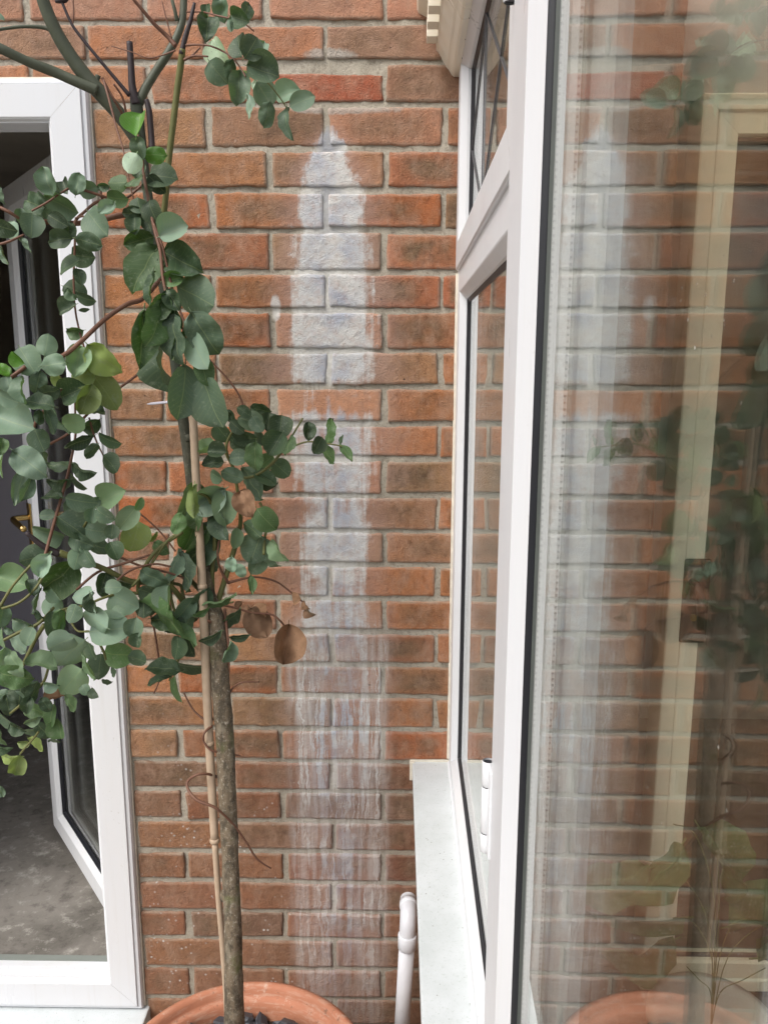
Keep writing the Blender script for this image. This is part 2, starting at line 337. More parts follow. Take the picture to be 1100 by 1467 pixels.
M = dict(brick=brick_mat(), mortar=mortar_mat(), upvc=upvc_mat(), sill=sill_mat(), glass=glass_mat(), glass_inner=glass_mat('coated_inner_glass', part=.5), leaf=leaf_mat('eucalyptus_leaf'),
    dry=leaf_mat('dry_leaf', True), bark=bark_mat(), twig_red=twig_mat('twig_red', (.11, .045, .03), (.20, .10, .06)),
    twig_green=twig_mat('twig_green', (.085, .10, .03), (.16, .15, .05)), branch=twig_mat('branch_green', (.055, .065, .042), (.10, .11, .075)),
    stub=twig_mat('cut_stub', (.018, .012, .016), (.05, .035, .035)), cane=twig_mat('bamboo', (.34, .245, .165), (.50, .385, .28)),
    terracotta=terracotta_mat(), concrete=concrete_mat(), slate=slate_mat(),
    gasket=plain('gasket', (.012, .013, .017), .45, .4), spacer=plain('spacer_bar', (.72, .73, .72), .35, .5),
    hole=plain('perforation', (.05, .05, .05), .8), dull=plain('seal', (.20, .22, .20), .6),
    lead=plain('lead_strip', (.13, .13, .14), .45, .5, metal=.4), pipe=upvc_mat('pipe_upvc', (.68, .70, .74)),
    cream=upvc_mat('cream_upvc', (.84, .78, .60)), fascia=upvc_mat('fascia_upvc', (.82, .76, .63)), brass=plain('brass', (.55, .38, .15), .28, .5, metal=1.0),
    bronze=plain('bronze_plate', (.045, .028, .022), .4, .5), trim=plain('edge_sealant', (.70, .65, .55), .6, .3, .15, 60),
    plaster=plain('plaster', (.55, .52, .46), .9, .2, .12, 4), darkwall=plain('dark_wall', (.62, .58, .52), .9, .2, .2, 3),
    lilac=plain('lilac_paint', (.50, .48, .55), .5, .4, .05, 5), paving=plain('paving', (.48, .45, .40), .9, .2, .25, 4, .3),
    sky_blocker=plain('blocker_wood', (.20, .15, .11), .8, .3, .3, 8, .3), soil=plain('soil', (.035, .027, .02), 1, .1, .3, 50, .6),
    screw=plain('steel', (.45, .45, .45), .3, .5, metal=1.0), tie=plain('plastic_tie', (.70, .68, .78), .4), poly=None)

# ------------------------------------------------------------------ window frame of reference
# t = metres along the glazing from the brick wall towards the viewer, z = height above the eye level line, o = outwards
WA = R(0.8); W0 = .139
er = Vector((-math.sin(WA), -math.cos(WA), 0)); eo = Vector((-math.cos(WA), math.sin(WA), 0))
def win(t, z, o): return Vector((W0, 0, H+z)) + er*t + eo*o
def wall(x, z, o): return Vector((x, -o, H+z))
def members(rect, prof, fn, mat, parent, names=('stile', 'stile', 'rail', 'rail'), gap=.00025, skip=()):
    """mitred frame of four members; prof = [(distance inwards, outward offset)]"""
    u0, v0, u1, v1 = rect
    c = lambda d: [(u0+d, v0+d), (u0+d, v1-d), (u1-d, v1-d), (u1-d, v0+d)]
    out = []
    for idx, (i, j) in enumerate([(0, 1), (2, 3), (1, 2), (3, 0)]):
        if idx in skip: continue
        vs = []
        for d, o in prof:
            for q in (i, j):
                pu, pv = c(d)[q]
                other = c(d)[j if q == i else i]
                dx, dy = other[0]-pu, other[1]-pv; L = math.hypot(dx, dy)
                vs.append(fn(pu+dx/L*gap, pv+dy/L*gap, o))
        fs = [(2*k, 2*k+1, 2*k+3, 2*k+2) for k in range(len(prof)-1)]
        out.append(mesh(names[idx], vs, fs, mat, parent))
    return out
def pane(rect, o, fn, mat, parent, name='pane', th=.004):
    u0, v0, u1, v1 = rect; m = MB(); m.box((u0, v0, o-th), (u1, v1, o), fn); return m.build(name, mat, parent)

# ================================================================== THE BRICK WALL
bedz = [0.619, 0.55, 0.475, 0.396, 0.321, 0.246, 0.167, 0.094, 0.016, -0.057, -0.131, -0.204, -0.28, -0.356, -0.428, -0.503, -0.577, -0.652, -0.725, -0.802, -0.878, -0.952, -1.026, -1.102, -1.179, -1.254, -1.327, -1.404, -1.485]
ext = [1.66-.0745*i for i in range(14, 0, -1)]
bedz = [bedz[0]+.0745*i for i in range(9, 0, -1)] + bedz + [bedz[-1]-.072, bedz[-1]-.145]
K0 = 9                                          # index of the bed at photo row 32
DX0, DX1, DZT, DZB = -1.62, -.588, .520, -1.508  # door opening (outer edge of its frame)
def brick_mesh(x0, x1, z0, z1, seed, fn=wall):
    rnd = random.Random(seed); W_ = x1-x0
    nx = max(3, int(W_/.014)); nz = 5
    cj = [(rnd.uniform(-.0022, .0022), rnd.uniform(-.0022, .0022)) for _ in range(4)]
    ty, tz, tx = rnd.uniform(-.0008, .0022), rnd.uniform(-.0010, .0010), rnd.uniform(-.0014, .0014)
    us = [0, .0022/W_, .007/W_] + [(.008+(W_-.016)*i/nx)/W_ for i in range(1, nx)] + [1-.007/W_, 1-.0022/W_, 1]
    vs_ = [0, .03, .10, .35, .65, .90, .97, 1]
    V = []; n = len(us); m = len(vs_)
    off = Vector((seed*3.17 % 91, seed*1.3 % 57, 0))
    for jv, v in enumerate(vs_):
        for iu, u in enumerate(us):
            a = [(1-u)*(1-v), u*(1-v), u*v, (1-u)*v]
            x = x0+u*W_ + sum(a[q]*cj[q][0] for q in range(4)); z = z0+v*(z1-z0) + sum(a[q]*cj[q][1] for q in range(4))
            nn = noise.noise(Vector((x*28, z*40, 0))+off)
            if jv in (0, m-1): z += noise.noise(Vector((x*30, jv*5, 3))+off)*.0024 + noise.noise(Vector((x*140, jv*5, 9))+off)*.0026
            if iu in (0, n-1): x += noise.noise(Vector((iu, z*70, 7))+off)*.0034
            y = .0018+ty+tz*(v-.5)*2+tx*(u-.5)*2 + nn*.0013
            edge = (jv in (0, m-1)) + (iu in (0, n-1))
            if edge: y -= .0026
            if edge == 2:
                y -= .0022; x += (.003 if iu == 0 else -.003); z += (.0025 if jv == 0 else -.0025)
            V.append((x, z, y))
    F = [(j*n+i, j*n+i+1, (j+1)*n+i+1, (j+1)*n+i) for j in range(m-1) for i in range(n-1)]
    ring = [i for i in range(n)] + [j*n+n-1 for j in range(1, m)] + [(m-1)*n+i for i in range(n-2, -1, -1)] + [j*n for j in range(m-2, 0, -1)]
    b = len(V)
    for q in ring: x, z, y = V[q]; V.append((x, z, -.018))
    L = len(ring)
    F += [(ring[q], b+q, b+(q+1) % L, ring[(q+1) % L]) for q in range(L)]
    return [fn(*p) for p in V], F
PAL = [((.39, .158, .072), .6), ((.36, .140, .062), .8), ((.42, .180, .080), .3), ((.33, .150, .075), .9), ((.39, .128, .050), .85), ((.40, .175, .085), .2), ((.27, .150, .085), 1.0), ((.36, .185, .10), .6), ((.30, .125, .065), .9)]
def brick_col(i, x0, x1, rnd):
    c, a = rnd.choice(PAL)
    xm = (x0+x1)/2
    if i == 1 and -.25 < xm < -.03: c, a = (.33, .075, .032), 0
    elif i == 1 and -.02 < xm: c, a = (.26, .14, .085), 1
    elif i == 1 and -.5 < xm < -.25: c, a = (.43, .165, .08), .6
    elif i == 0 and -.13 < xm < .08: c, a = (.27, .165, .105), 1
    elif i == 0 and xm < -.5: c, a = (.33, .20, .12), 1
    elif i == 9 and -.25 < xm < -.03: c, a = (.50, .235, .11), 0
    elif i == 2 and -.13 < xm < .08: c, a = (.37, .18, .105), .7
    elif i in (3, 5, 6) and xm > -.03: c, a = (.36, .135, .068), 1.0
    elif i >= 20: c = tuple(q*f for q, f in zip(c, (.72, .72, .80)))  # lower courses darkened to paint in the dimmer light down there
    elif i <= -1: c = (.42, .20, .125); a *= .5
    v = rnd.uniform(.9, 1.12)*1.12; return (c[0]*v, c[1]*v*rnd.uniform(1.0, 1.10), c[2]*v*1.06, a)
def lay(xa, xb, rows, skip=None, fn=wall, seed0=0, phase=0.0):
    out = []
    for r in rows:
        i = r-K0; zt, zb = bedz[r]-.0055, bedz[r+1]+.0055
        j0 = (-.136 if i % 2 == 0 else -.0235)+phase
        n0 = math.floor((xa-j0)/.225)-1
        for q in range(n0, n0+40):
            x0, x1 = j0+q*.225+.0052, j0+(q+1)*.225-.0052
            if x1 < xa or x0 > xb: continue
            jr = random.Random(r*977+q*13+seed0)
            x0 = max(x0+jr.uniform(-.0018, .0018), xa); x1 = min(x1+jr.uniform(-.0018, .0018), xb)
            parts = [(x0, x1)]
            if skip: parts = skip(x0, x1, zb, zt)
            for a, b in parts:
                if b-a > .018: out.append((i, a, b, zb, zt, r*977+q*13+seed0))
    return out
def doorskip(x0, x1, zb, zt):
    if zt < DZT+.02 and zt > DZB-.02:
        res = []
        if x0 < DX0-.004: res.append((x0, min(x1, DX0-.004)))
        if x1 > DX1+.004: res.append((max(x0, DX1+.004), x1))
        return res
    return [(x0, x1)]
brick_wall = tag(empty('brick_wall', (0, 0, 0)), 'red brick house wall with white lime streaks running down from a joint', 'wall')
bl = lay(-2.5, .136, range(0, len(bedz)-1), doorskip)
def vis(b): return abs((b[1]+b[2])/2+.22)*1.0 + max(0, b[3]-.55)*1.2 + (1.0 if b[1] < -.85 else 0)
bl.sort(key=vis); rest = MB()
for k, (i, a, b, zb, zt, sd_) in enumerate(bl):
    if i == 1 and -.25 < (a+b)/2 < -.03: zt -= .015
    v, f = brick_mesh(a, b, zb, zt, sd_)
    if k < 270:
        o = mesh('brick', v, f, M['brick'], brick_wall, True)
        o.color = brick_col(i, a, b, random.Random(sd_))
    else: rest.add(v, f)
ro = rest.build('brickwork', M['brick'], brick_wall, True); ro['kind'] = 'stuff'; ro.color = (.38, .15, .08, .5)
# mortar sheet, slightly uneven, with the door opening left out
def mortar_sheet(xa, xb, za, zb, hole=None, cell=.0095, fn=wall, parent=None):
    nx = int((xb-xa)/cell); nz = int((zb-za)/cell); V = []; F = []; keep = {}
    for j in range(nz+1):
        for i in range(nx+1):
            x = xa+(xb-xa)*i/nx; z = za+(zb-za)*j/nz
            y = -.0020 + noise.noise(Vector((x*30, z*30, 1.3)))*.0026 + noise.noise(Vector((x*120, z*120, 4)))*.0026
            V.append(fn(x, z, y))
    for j in range(nz):
        for i in range(nx):
            x = xa+(xb-xa)*(i+.5)/nx; z = za+(zb-za)*(j+.5)/nz
            if hole and hole[0]+.005 < x < hole[1]-.005 and hole[2] < z < hole[3]-.004: continue
            a = j*(nx+1)+i; F.append((a, a+1, a+nx+2, a+nx+1))
    return mesh('mortar', V, F, M['mortar'], parent, True)
mortar_sheet(-1.0, .137, -1.62, .95, (DX0, DX1, DZB, DZT), parent=brick_wall)
mortar_sheet(-2.5, -1.0, -1.62, 1.28, (DX0, DX1, DZB, DZT), .03, parent=brick_wall)
mortar_sheet(-1.0, .137, .95, 1.28, None, .03, parent=brick_wall)

# ================================================================== COURTYARD (ground, added sky blocker)
gr = MB(); gr.box((-6, -7, -.3), (6, -.001, -.02)); tag(gr.build('ground', M['soil']), kind='structure')
pav = tag(empty('patio'), kind='structure')
slab = None; n_ = 0
for ix in range(-5, 4):
    for iy in range(7):
        x0 = ix*.45-.05; y0 = -.02-(iy+1)*.45
        if slab is None:
            m = MB(); m.box((0, 0, -.035), (.442, .442, 0), bev=.004); slab = m.build('slab', M['paving'], pav); o = slab
        else: o = slab.copy(); C.objects.link(o); o.parent = pav
        o.location = (x0, y0, random.uniform(-.002, .002))
blocker = tag(empty('sky_blocker', (0, -5, 0)), 'added brown boards behind the camera, blocking low sky', 'sky_blocker')  # unseen boards added to block the low sky
brd = None
for i in range(40):
    if brd is None:
        m = MB(); m.box((0, 0, 0), (.146, .018, 1.8), bev=.002); brd = m.build('board', M['sky_blocker'], blocker); o = brd
    else: o = brd.copy(); C.objects.link(o); o.parent = blocker
    o.location = (-3+.15*i, random.uniform(-.004, .004), 0)
for z in (.3, 1.5):
    m = MB(); m.box((-3, -.05, z), (3, -.006, z+.08)); m.build('rail', M['sky_blocker'], blocker)

# ================================================================== WINDOW BESIDE THE WALL
FX = 1.70
side = tag(empty('bay_window', win(0, -.9, 0)), 'narrow white window frame fixed to the brick wall above the sill', 'window')
side.matrix_world = Matrix.Translation(win(0, -.9, 0)); inv = side.matrix_world.inverted()
def ch(o, par):                                      # keep world coordinates under a moved parent
    o.matrix_parent_inverse = par.matrix_world.inverted(); return o
def kids(par):
    for o in list(bpy.data.objects):
        if o.parent == par and o.get('_p') is None:
            o.matrix_parent_inverse = Matrix.Translation(par.location).inverted(); o['_p'] = 1
# outer frame: lower light, transom, upper light
FR = [(0, -.03), (0, .016), (.002, .018), (.058, .018), (.060, .0172), (.072, .0075), (.0735, .005), (.0735, -.002)]
members((0.002, -.905, .90, .185), FR, win, M['upvc'], side, gap=.0002, names=('jamb', 'mullion', 'transom', 'bottom_rail'))
GK = [(.0736, .004), (.078, .0012), (.080, .0008), (.080, -.003)]
members((0.002, -.905, .90, .185), GK, win, M['gasket'], side, names=('gasket',)*4)
pane((.07, -.84, .84, .12), 0, win, M['glass'], side); pane((.07, -.84, .84, .12), -.020, win, M['glass'], side, 'inner_pane')
members((.074, -.833, .828, .113), [(.004, -.0045), (.007, -.005), (.007, -.019)], win, M['spacer'], side, names=('spacer_bar',)*4)
members((0.002, -.905, .90, .185), [(0, -.07), (.07, -.07), (.078, -.06), (.078, -.0255)], win, M['upvc'], side, names=('inner_frame',)*4)
# opening top light, standing proud of the frame
top = tag(empty('top_light', win(.03, .17, 0)), 'leaded top light window under the cream cornice', 'window')
SA = [(.019, .0), (0.0, .004), (0, .022), (.002, .0245), (.046, .0245), (.049, .0235), (.062, .011), (.063, .006)]
TR = (.028, .168, .885, .572)
members(TR, SA, win, M['upvc'], top)
members(TR, [(.0631, .0055), (.066, .003), (.068, .002), (.068, -.001)], win, M['gasket'], top, names=('gasket',)*4)
members((.002, .187, .90, .60), [(0, -.07), (0, .0), (.05, .0), (.05, -.07)], win, M['upvc'], top, names=('jamb', 'mullion', 'head', 'transom'))
pane((.085, .225, .828, .515), .002, win, M['glass'], top); pane((.085, .225, .828, .515), -.018, win, M['glass'], top, 'inner_pane')
for (a, b, c, d) in [(.10, .37, .33, .232), (.10, .37, .33, .508), (.33, .232, .56, .37), (.33, .508, .56, .37), (.56, .37, .79, .232), (.56, .37, .79, .508), (.33, .232, .33, .508)]:
    m = MB(); L = Vector((c-a, d-b)); nn = Vector((-L.y, L.x)).normalized()*.0011
    pts = [(a+nn.x, b+nn.y), (c+nn.x, d+nn.y), (c-nn.x, d-nn.y), (a-nn.x, b-nn.y)]
    m.add([win(u, v, .0022) for u, v in pts]+[win(u, v, .0042) for u, v in pts], [(4, 5, 6, 7), (0, 1, 5, 4), (1, 2, 6, 5), (2, 3, 7, 6), (3, 0, 4, 7)])
    m.build('lead_strip', M['lead'], top)
m = MB(); m.tube([win(.0035, -.868, .0195), win(.0035, .165, .0195)], .0032, 6); m.build('sealant_bead', M['trim'], side)

# near opening sash with the big pane
leafw = tag(empty('casement', win(.9, -.9, .027)), 'big near casement with black gasket and a large pane reflecting the brick wall', 'window')
LR = (.896, -.86, 1.62, .70)
LO = .0275
SB = [(.02, .0), (0.0, .002), (0, LO-.003), (.003, LO), (.092, LO), (.095, LO-.0012), (.1185, LO-.0100), (.120, LO-.0105)]
members(LR, SB, win, M['upvc'], leafw)
members(LR, [(.1202, LO-.0108), (.1215, LO-.0125), (.1222, .0130), (.1224, .0122), (.1224, .010)], win, M['gasket'], leafw, names=('gasket',)*4)
GR = (LR[0]+.118, LR[1]+.118, LR[2]-.118, LR[3]-.118)
pane(GR, .012, win, M['glass'], leafw); pane(GR, -.009, win, M['glass_inner'], leafw, 'inner_pane')
sr = (GR[0]+.008, GR[1]+.008, GR[2]-.008, GR[3]-.008)
members((GR[0]+.003,)+GR[1:], [(.0021, .0116), (.0021, .0085)], win, M['dull'], leafw, names=('seal',)*4)
members((GR[0]+.003,)+GR[1:], [(.0022, .0085), (.0024, -.0085)], win, M['spacer'], leafw, names=('spacer_bar',)*4)
members((GR[0]+.003,)+GR[1:], [(.0022, -.0085), (.0022, -.0118)], win, M['dull'], leafw, names=('seal',)*4)
members(LR, [(0, -.05), (.10, -.05), (.118, -.034), (.118, -.0165)], win, M['upvc'], leafw, names=('inner_frame',)*4)
m = MB(); tt = GR[0]+.0057                              # row of perforations in the spacer
z = -.70
while z < .56:
    for oo in (.0070, -.0068):
        m.add([win(tt, z, oo+.0009), win(tt, z+.0018, oo+.0009), win(tt, z+.0018, oo-.0009), win(tt, z, oo-.0009)], [(0, 1, 2, 3)])
    z += .0052
pf = m.build('perforations', M['screw'], leafw); pf['kind'] = 'stuff'
# corner post beyond the near casement
cpst = MB(); cpst.box((1.622, -.9, -.06), (1.72, .9, .03), win, .003); tag(cpst.build('corner_post', M['upvc']), 'white corner post at the near end of the glazing', 'post')
# hinges on the casement
def hinge(tc, z0, z1, label):
    h = tag(empty('hinge', win(tc, z0, .029)), label, 'hinge', 'hinges on the casement')
    L = z1-z0; cuts = [z0, z0+L*.17, z0+L*.39, z0+L*.88-.012, z1]
    cuts = [z0, z0+.022, z0+.075, z1] if L > .08 else [z0, z1]
    ot = []
    for a, b in zip(cuts[:-1], cuts[1:]):
        m = MB(); n = 20; vs = []
        for r_, zz in ((.0058, a+.0006), (.0066, a+.0016), (.0066, b-.0012), (.0060, b-.0004)):
            for kk in range(n):
                an = 2*math.pi*kk/n; vs.append(win(tc+math.cos(an)*r_, zz, .029+math.sin(an)*r_))
        m.add(vs, [(i*n+k_, i*n+(k_+1) % n, (i+1)*n+(k_+1) % n, (i+1)*n+k_) for i in range(3) for k_ in range(n)]); m.build('knuckle', M['upvc'], h, True)
    m = MB(); m.tube([win(tc, z0+.002, .029), win(tc, z1-.0025, .029)], .0057, 16); m.build('pin', M['gasket'], h)
    m = MB(); m.box((tc+.004, z0+.004, .0265), (tc+.022, z1-.004, .0295), win, .001); m.build('plate', M['upvc'], h)
    return h
hinge(.883, -.512, -.408, 'small white barrel hinge low on the casement above the sill')
hinge(.883, .304, .41, 'upper white hinge with black end at the top of the casement')

# window sill
sil = tag(empty('window_sill', win(0, -.885, 0)), 'long white plastic window sill with dust specks and cream edge trim', 'sill')
def sillfn(t, z, o):
    return win(t, z, o - (.012*t if o > .05 else 0))
m = MB(); m.box((.0015, -.905, -.05), (1.75, -.877, .0985), sillfn, .0025); m.build('board', M['sill'], sil)
m = MB(); m.box((.0005, -.902, .016), (.0045, -.8715, .104), sillfn, .001); m.box((.0005, -.918, .094), (.012, -.8745, .1045), sillfn, .0015); m.build('end_cap', M['trim'], sil)
m = MB(); m.tube([sillfn(0.006, -.8765, .0185), sillfn(1.7, -.8765, .0185)], .003, 6); m.build('sealant_bead', M['upvc'], sil)
dw = tag(empty('dwarf_wall', win(0, -1.62, 0)), 'low brick wall under the white window sill', 'wall'); mb = MB()
wf = lambda x, z, y: win(x, z, y+.02)
for (i, a, b, zb, zt, s_) in lay(.004, 1.7, range(K0+20, len(bedz)-1), None, wf, 999, .05):
    if zt > -.91: zt = -.91
    if zt-zb > .02:
        v, f = brick_mesh(a, b, zb, zt, s_, wf); o = mesh('brick', v, f, M['brick'], dw, True); o.color = brick_col(i, -.9, -.9, random.Random(s_))
m = MB(); m.box((.003, -1.62, -.10), (1.71, -.907, .0158), win); m.build('mortar', M['mortar'], dw)

# cornice over the window
cor = tag(empty('cornice', win(0, .6, .05)), 'cream stepped plastic cornice with small dentil blocks above the window', 'cornice')
prof = [(.012, .524), (.030, .524), (.034, .527), (.040, .536), (.044, .540), (.060, .566), (.0635, .569), (.064, .578), (.064, .606), (.066, .610), (.082, .626), (.086, .628), (.098, .634), (.101, .640), (.101, .70), (-.03, .70), (-.03, .61), (.012, .61)]
prof = [(o+.003, z) for o, z in prof]
n = len(prof); V = []
for t in (.0015, 1.75): V += [win(t, z, o) for o, z in prof]
mesh('moulding', V, [(i, (i+1) % n, n+(i+1) % n, n+i) for i in range(n)]+[tuple(range(n)), tuple(range(n, 2*n))[::-1]], M['fascia'], cor)
t = .03; db = None
while t < 1.7:
    m = MB(); m.box((t, .572, .0668), (t+.034, .609, .086), win, .001); m.build('dentil', M['fascia'], cor); t += .064
for t in [.10+.085*i for i in range(18)]:
    m = MB(); m.box((t-.001, .5228, .0225), (t+.001, .5242, .0245), win); m.build('nail', M['bronze'], cor)
# flat roof over the glazing (behind the cornice)
m = MB(); m.box((.002, .702, -.12), (1.75, .74, .115), win); rf = m.build('roof_edge', M['upvc']); tag(rf, 'white flat edge board on top of the cornice', 'trim')

# ================================================================== INSIDE THE CONSERVATORY
iw = tag(empty('inner_brick_wall', (.15, 0, 0)), 'brick wall seen through the big pane next to the cream door frame', 'wall')
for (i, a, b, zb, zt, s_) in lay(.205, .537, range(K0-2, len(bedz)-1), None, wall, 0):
    v, f = brick_mesh(a, b, zb, zt, s_); o = mesh('brick', v, f, M['brick'], iw, True); cc_ = brick_col(8 if i >= 20 else 7, .3, .3, random.Random(s_)); o.color = (cc_[0]*.45, cc_[1]*.45, cc_[2]*.45, 0)  # inner bricks darkened to paint in a dimmer interior
m = MB(); m.box((.17, .004, 0), (.5345, .12, 2.3)); m.build('mortar', plain('shaded_mortar', (.12, .105, .085), .95, .2, .3, 60, .6), iw)  # mortar colour darkened too, standing in for indoor shade
for i, (z0, z1) in enumerate(zip(bedz[K0-2:-1], bedz[K0-1:])):     # the return into the doorway, its shade put into darker brick colour
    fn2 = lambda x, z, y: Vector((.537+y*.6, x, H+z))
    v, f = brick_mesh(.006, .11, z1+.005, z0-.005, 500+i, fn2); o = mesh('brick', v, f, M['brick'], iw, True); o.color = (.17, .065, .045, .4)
cd = tag(empty('cream_door', (.6, .1, 0)), 'cream framed glazed door inside the conservatory with bronze handle plate', 'door')
cf = lambda x, z, o: Vector((x, .1-o, H+z))
members((.603, -1.512, 1.45, .516), [(0, -.05), (0, .03), (.003, .033), (.030, .033), (.034, .028), (.074, .028), (.077, .02), (.077, -.02)], cf, M['cream'], cd, gap=.0003)
members((.603, -1.512, 1.45, .516), [(.0772, .01), (.083, .006), (.083, -.0)], cf, M['gasket'], cd, names=('gasket',)*4)
pane((.675, -1.54, 1.38, .45), 0, cf, M['glass'], cd)
m = MB(); m.box((.632, -.620, .0285), (.690, -.428, .038), cf, .006); hp = m.build('handle_plate', M['bronze'], cd)
m = MB(); m.tube([cf(.650, -.478, .03), cf(.650, -.478, .070), cf(.655, -.50, .078), cf(.662, -.575, .078)], .0085, 10); m.build('handle', M['bronze'], cd, True)
m = MB(); m.tube([cf(.658, -.560, .037), cf(.658, -.560, .042)], .008, 16); m.build('lock_cylinder', M['brass'], cd)
m = MB()
for a, b in [((.14, .125, -.1), (3.1, .2, 2.6))]: pass
hw_ = tag(empty('hallway', (.6, .3, 0)), 'dim hallway behind the cream door', 'room')
m = MB(); m.box((.50, 1.7, 0), (2.4, 1.75, 2.6)); m.build('back_wall', M['darkwall'], hw_)
m = MB(); m.box((.45, .14, 0), (.50, 1.7, 2.6)); m.box((2.4, .14, 0), (2.45, 1.7, 2.6)); m.build('side_wall', M['darkwall'], hw_)
m = MB(); m.box((.45, .14, 2.3), (2.45, 1.7, 2.35)); m.build('ceiling', M['darkwall'], hw_)
m = MB(); m.box((.55, .13, H+.519), (1.5, .2, 2.6)); m.box((1.455, .02, .05), (3.1, .2, 2.6)); m.build('front_wall', M['plaster'], hw_)
m = MB(); m.box((.19, -2.0, -.01), (3.1, .7, .06)); m.box((.5, .7, -.01), (2.4, 1.7, .06)); tag(m.build('conservatory_floor', plain('floor_tile', (.13, .11, .085), .5, .4, .2, 6)), kind='structure')
far = tag(empty('conservatory_side', (3.05, -1, 0)), 'white far side frame of the conservatory', 'wall')
m = MB(); m.box((3.05, -2.0, .06), (3.15, .02, .8)); m.build('dwarf_panel', M['plaster'], far)
for y in (-1.97, -1.3, -.65, -.02):
    m = MB(); m.box((3.06, y-.03, .8), (3.13, y+.03, 2.3)); m.build('post', M['upvc'], far)
m = MB(); m.box((3.06, -2.0, 2.3), (3.13, .02, 2.4)); m.build('head', M['upvc'], far)
rf = tag(empty('conservatory_roof', (1.6, -1, 2.35)), 'white glazing bars of the conservatory roof', 'roof')
for i in range(6):
    m = MB(); m.box((.3, -1.98+i*.39, 2.36), (3.13, -1.94+i*.39, 2.42)); m.build('glazing_bar', M['upvc'], rf)

k = NT('roof_sheet'); tr_ = k.n('ShaderNodeBsdfTransparent'); tr_.inputs[0].default_value = (.72, .71, .66, 1); k.l(tr_.outputs[0], k.out.inputs[0])  # tinted sheets added to dim the conservatory interior
for i in range(5):
    m = MB(); m.box((.2, -1.938+i*.39, 2.38), (3.13, -1.592+i*.39, 2.39)); m.build('roof_sheet', k.m, rf)
# houseplant standing inside, in front of the cream door
def leaf_mesh(name, wr, seed, cup=.10, bend=.10, nv=11, nu=7, tip=1.0, pet=.10):
    rnd = random.Random(seed); V = []; F = []
    for j in range(nv):
        v = j/(nv-1)
        hwid = wr*.5*(1-abs(2*v**tip-1)**(2.0 if wr > .6 else 1.7))**(.55 if wr > .6 else .8) if 0 < v < 1 else .004
        for i in range(nu):
            u = -1+2*i/(nu-1)
            wv = noise.noise(Vector((u*1.3, v*3.1, seed*4.7)))*(.05 if seed < 60 else .16) + (noise.noise(Vector((u*4, v*6, seed)))*.07 if seed >= 60 else 0)
            z = cup*abs(u)**1.5*hwid*1.2 - bend*(v-.35)**2 + wv
            V.append((u*hwid*(1+.05*noise.noise(Vector((v*5, u, seed)))), v, z))
    F = [(j*nu+i, j*nu+i+1, (j+1)*nu+i+1, (j+1)*nu+i) for j in range(nv-1) for i in range(nu-1)]
    b = len(V); r_ = .012; z0 = -bend*.1225
    for (yy, zz) in ((-pet, z0-.01), (.12, z0+.004)):
        V += [(-r_, yy, zz), (r_, yy, zz), (0, yy, zz-.02)]
    F += [(b, b+1, b+4, b+3), (b+1, b+2, b+5, b+4), (b+2, b, b+3, b+5)]
    me = bpy.data.meshes.new(name); me.from_pydata(V, [], F); me.update()
    for p in me.polygons: p.use_smooth = True
    return me
LM = {}
for kind_, wr, tp in (('round', .92, .86), ('oval', .70, .92), ('long', .46, .95)):
    for s in range(5):
        me = leaf_mesh('leaf', wr, s+1+10*len(LM), cup=(.28, .55, -.22, .8, .15)[s], bend=(.18, .34, -.12, .05, .5)[s], tip=tp)
        me.materials.append(M['leaf']); LM[kind_, s] = me
LMd = {}
for s in range(3):
    me = leaf_mesh('leaf', .76, 60+s, cup=(.9, -.7, 1.3)[s], bend=(.4, -.3, .6)[s], nv=17, nu=13); me.materials.append(M['dry']); LMd[s] = me
def put_leaf(px, py, L, W_, ang, col, Y, parent, rnd, dry=False, nm='leaf'):
    ctr = at(px, py, Y); s = depth(ctr)/FPX; Lw = L*s
    ratio = W_/max(L, 1)
    if W_ > L: ratio = 1.0
    if dry: me = LMd[rnd.randrange(3)]; tr = .76
    elif ratio > .74: me = LM['round', rnd.randrange(5)]; tr = .92
    elif ratio > .52: me = LM['oval', rnd.randrange(5)]; tr = .70
    else:
        me = LM[('long' if ratio < .4 else 'oval'), rnd.randrange(5)]; tr = .46 if ratio < .4 else .70
    tilt = math.acos(min(1, ratio/tr)) if ratio < tr else rnd.uniform(0, .25)
    a = math.radians(ang)
    ax = rt*math.cos(a) - up*math.sin(a)
    nrm = -fw                                         # towards the viewer
    side_ = ax.cross(nrm).normalized()
    # roll about the leaf axis: let the lit face look up where possible
    sg = 1 if side_.z*1 < 0 else -1
    if rnd.random() < .25: sg = -sg
    q = Matrix.Rotation(sg*tilt, 3, ax)
    side2 = q @ side_; n2 = side2.cross(ax)*1.0
    if n2.dot(-fw) < 0: n2 = -n2
    side2 = ax.cross(n2)
    pt = rnd.uniform(-.35, .35); rm = Matrix.Rotation(pt, 3, side2); ax2 = rm @ ax; n3 = rm @ n2
    k = 1/max(.8, math.cos(pt))
    base = ctr - ax2*(Lw*k*.5)
    o = bpy.data.objects.new(nm, me); C.objects.link(o)
    mw = Matrix((side2, ax2, side2.cross(ax2))).transposed().to_4x4()
    mw = Matrix.Translation(base) @ mw @ Matrix.Diagonal((Lw*k*max(1, ratio/tr if ratio > tr else 1), Lw*k, Lw*k, 1))
    o.matrix_world = mw; o.parent = parent; o.color = (*col, 1)
    return o
hp_ = tag(empty('houseplant', (.62, -.18, .06)), 'leafy green houseplant inside the conservatory below the cream door', 'plant')
rnd = random.Random(5)
m = MB(); stp = []
v, f = lathe([(.0, 0), (.09, 0), (.12, .2), (.13, .2), (.13, .22), (.11, .22), (.10, .19), (0, .19)], 32, .66, -.2, .06); mesh('plant_pot', v, f, M['plaster'], hp_, True)
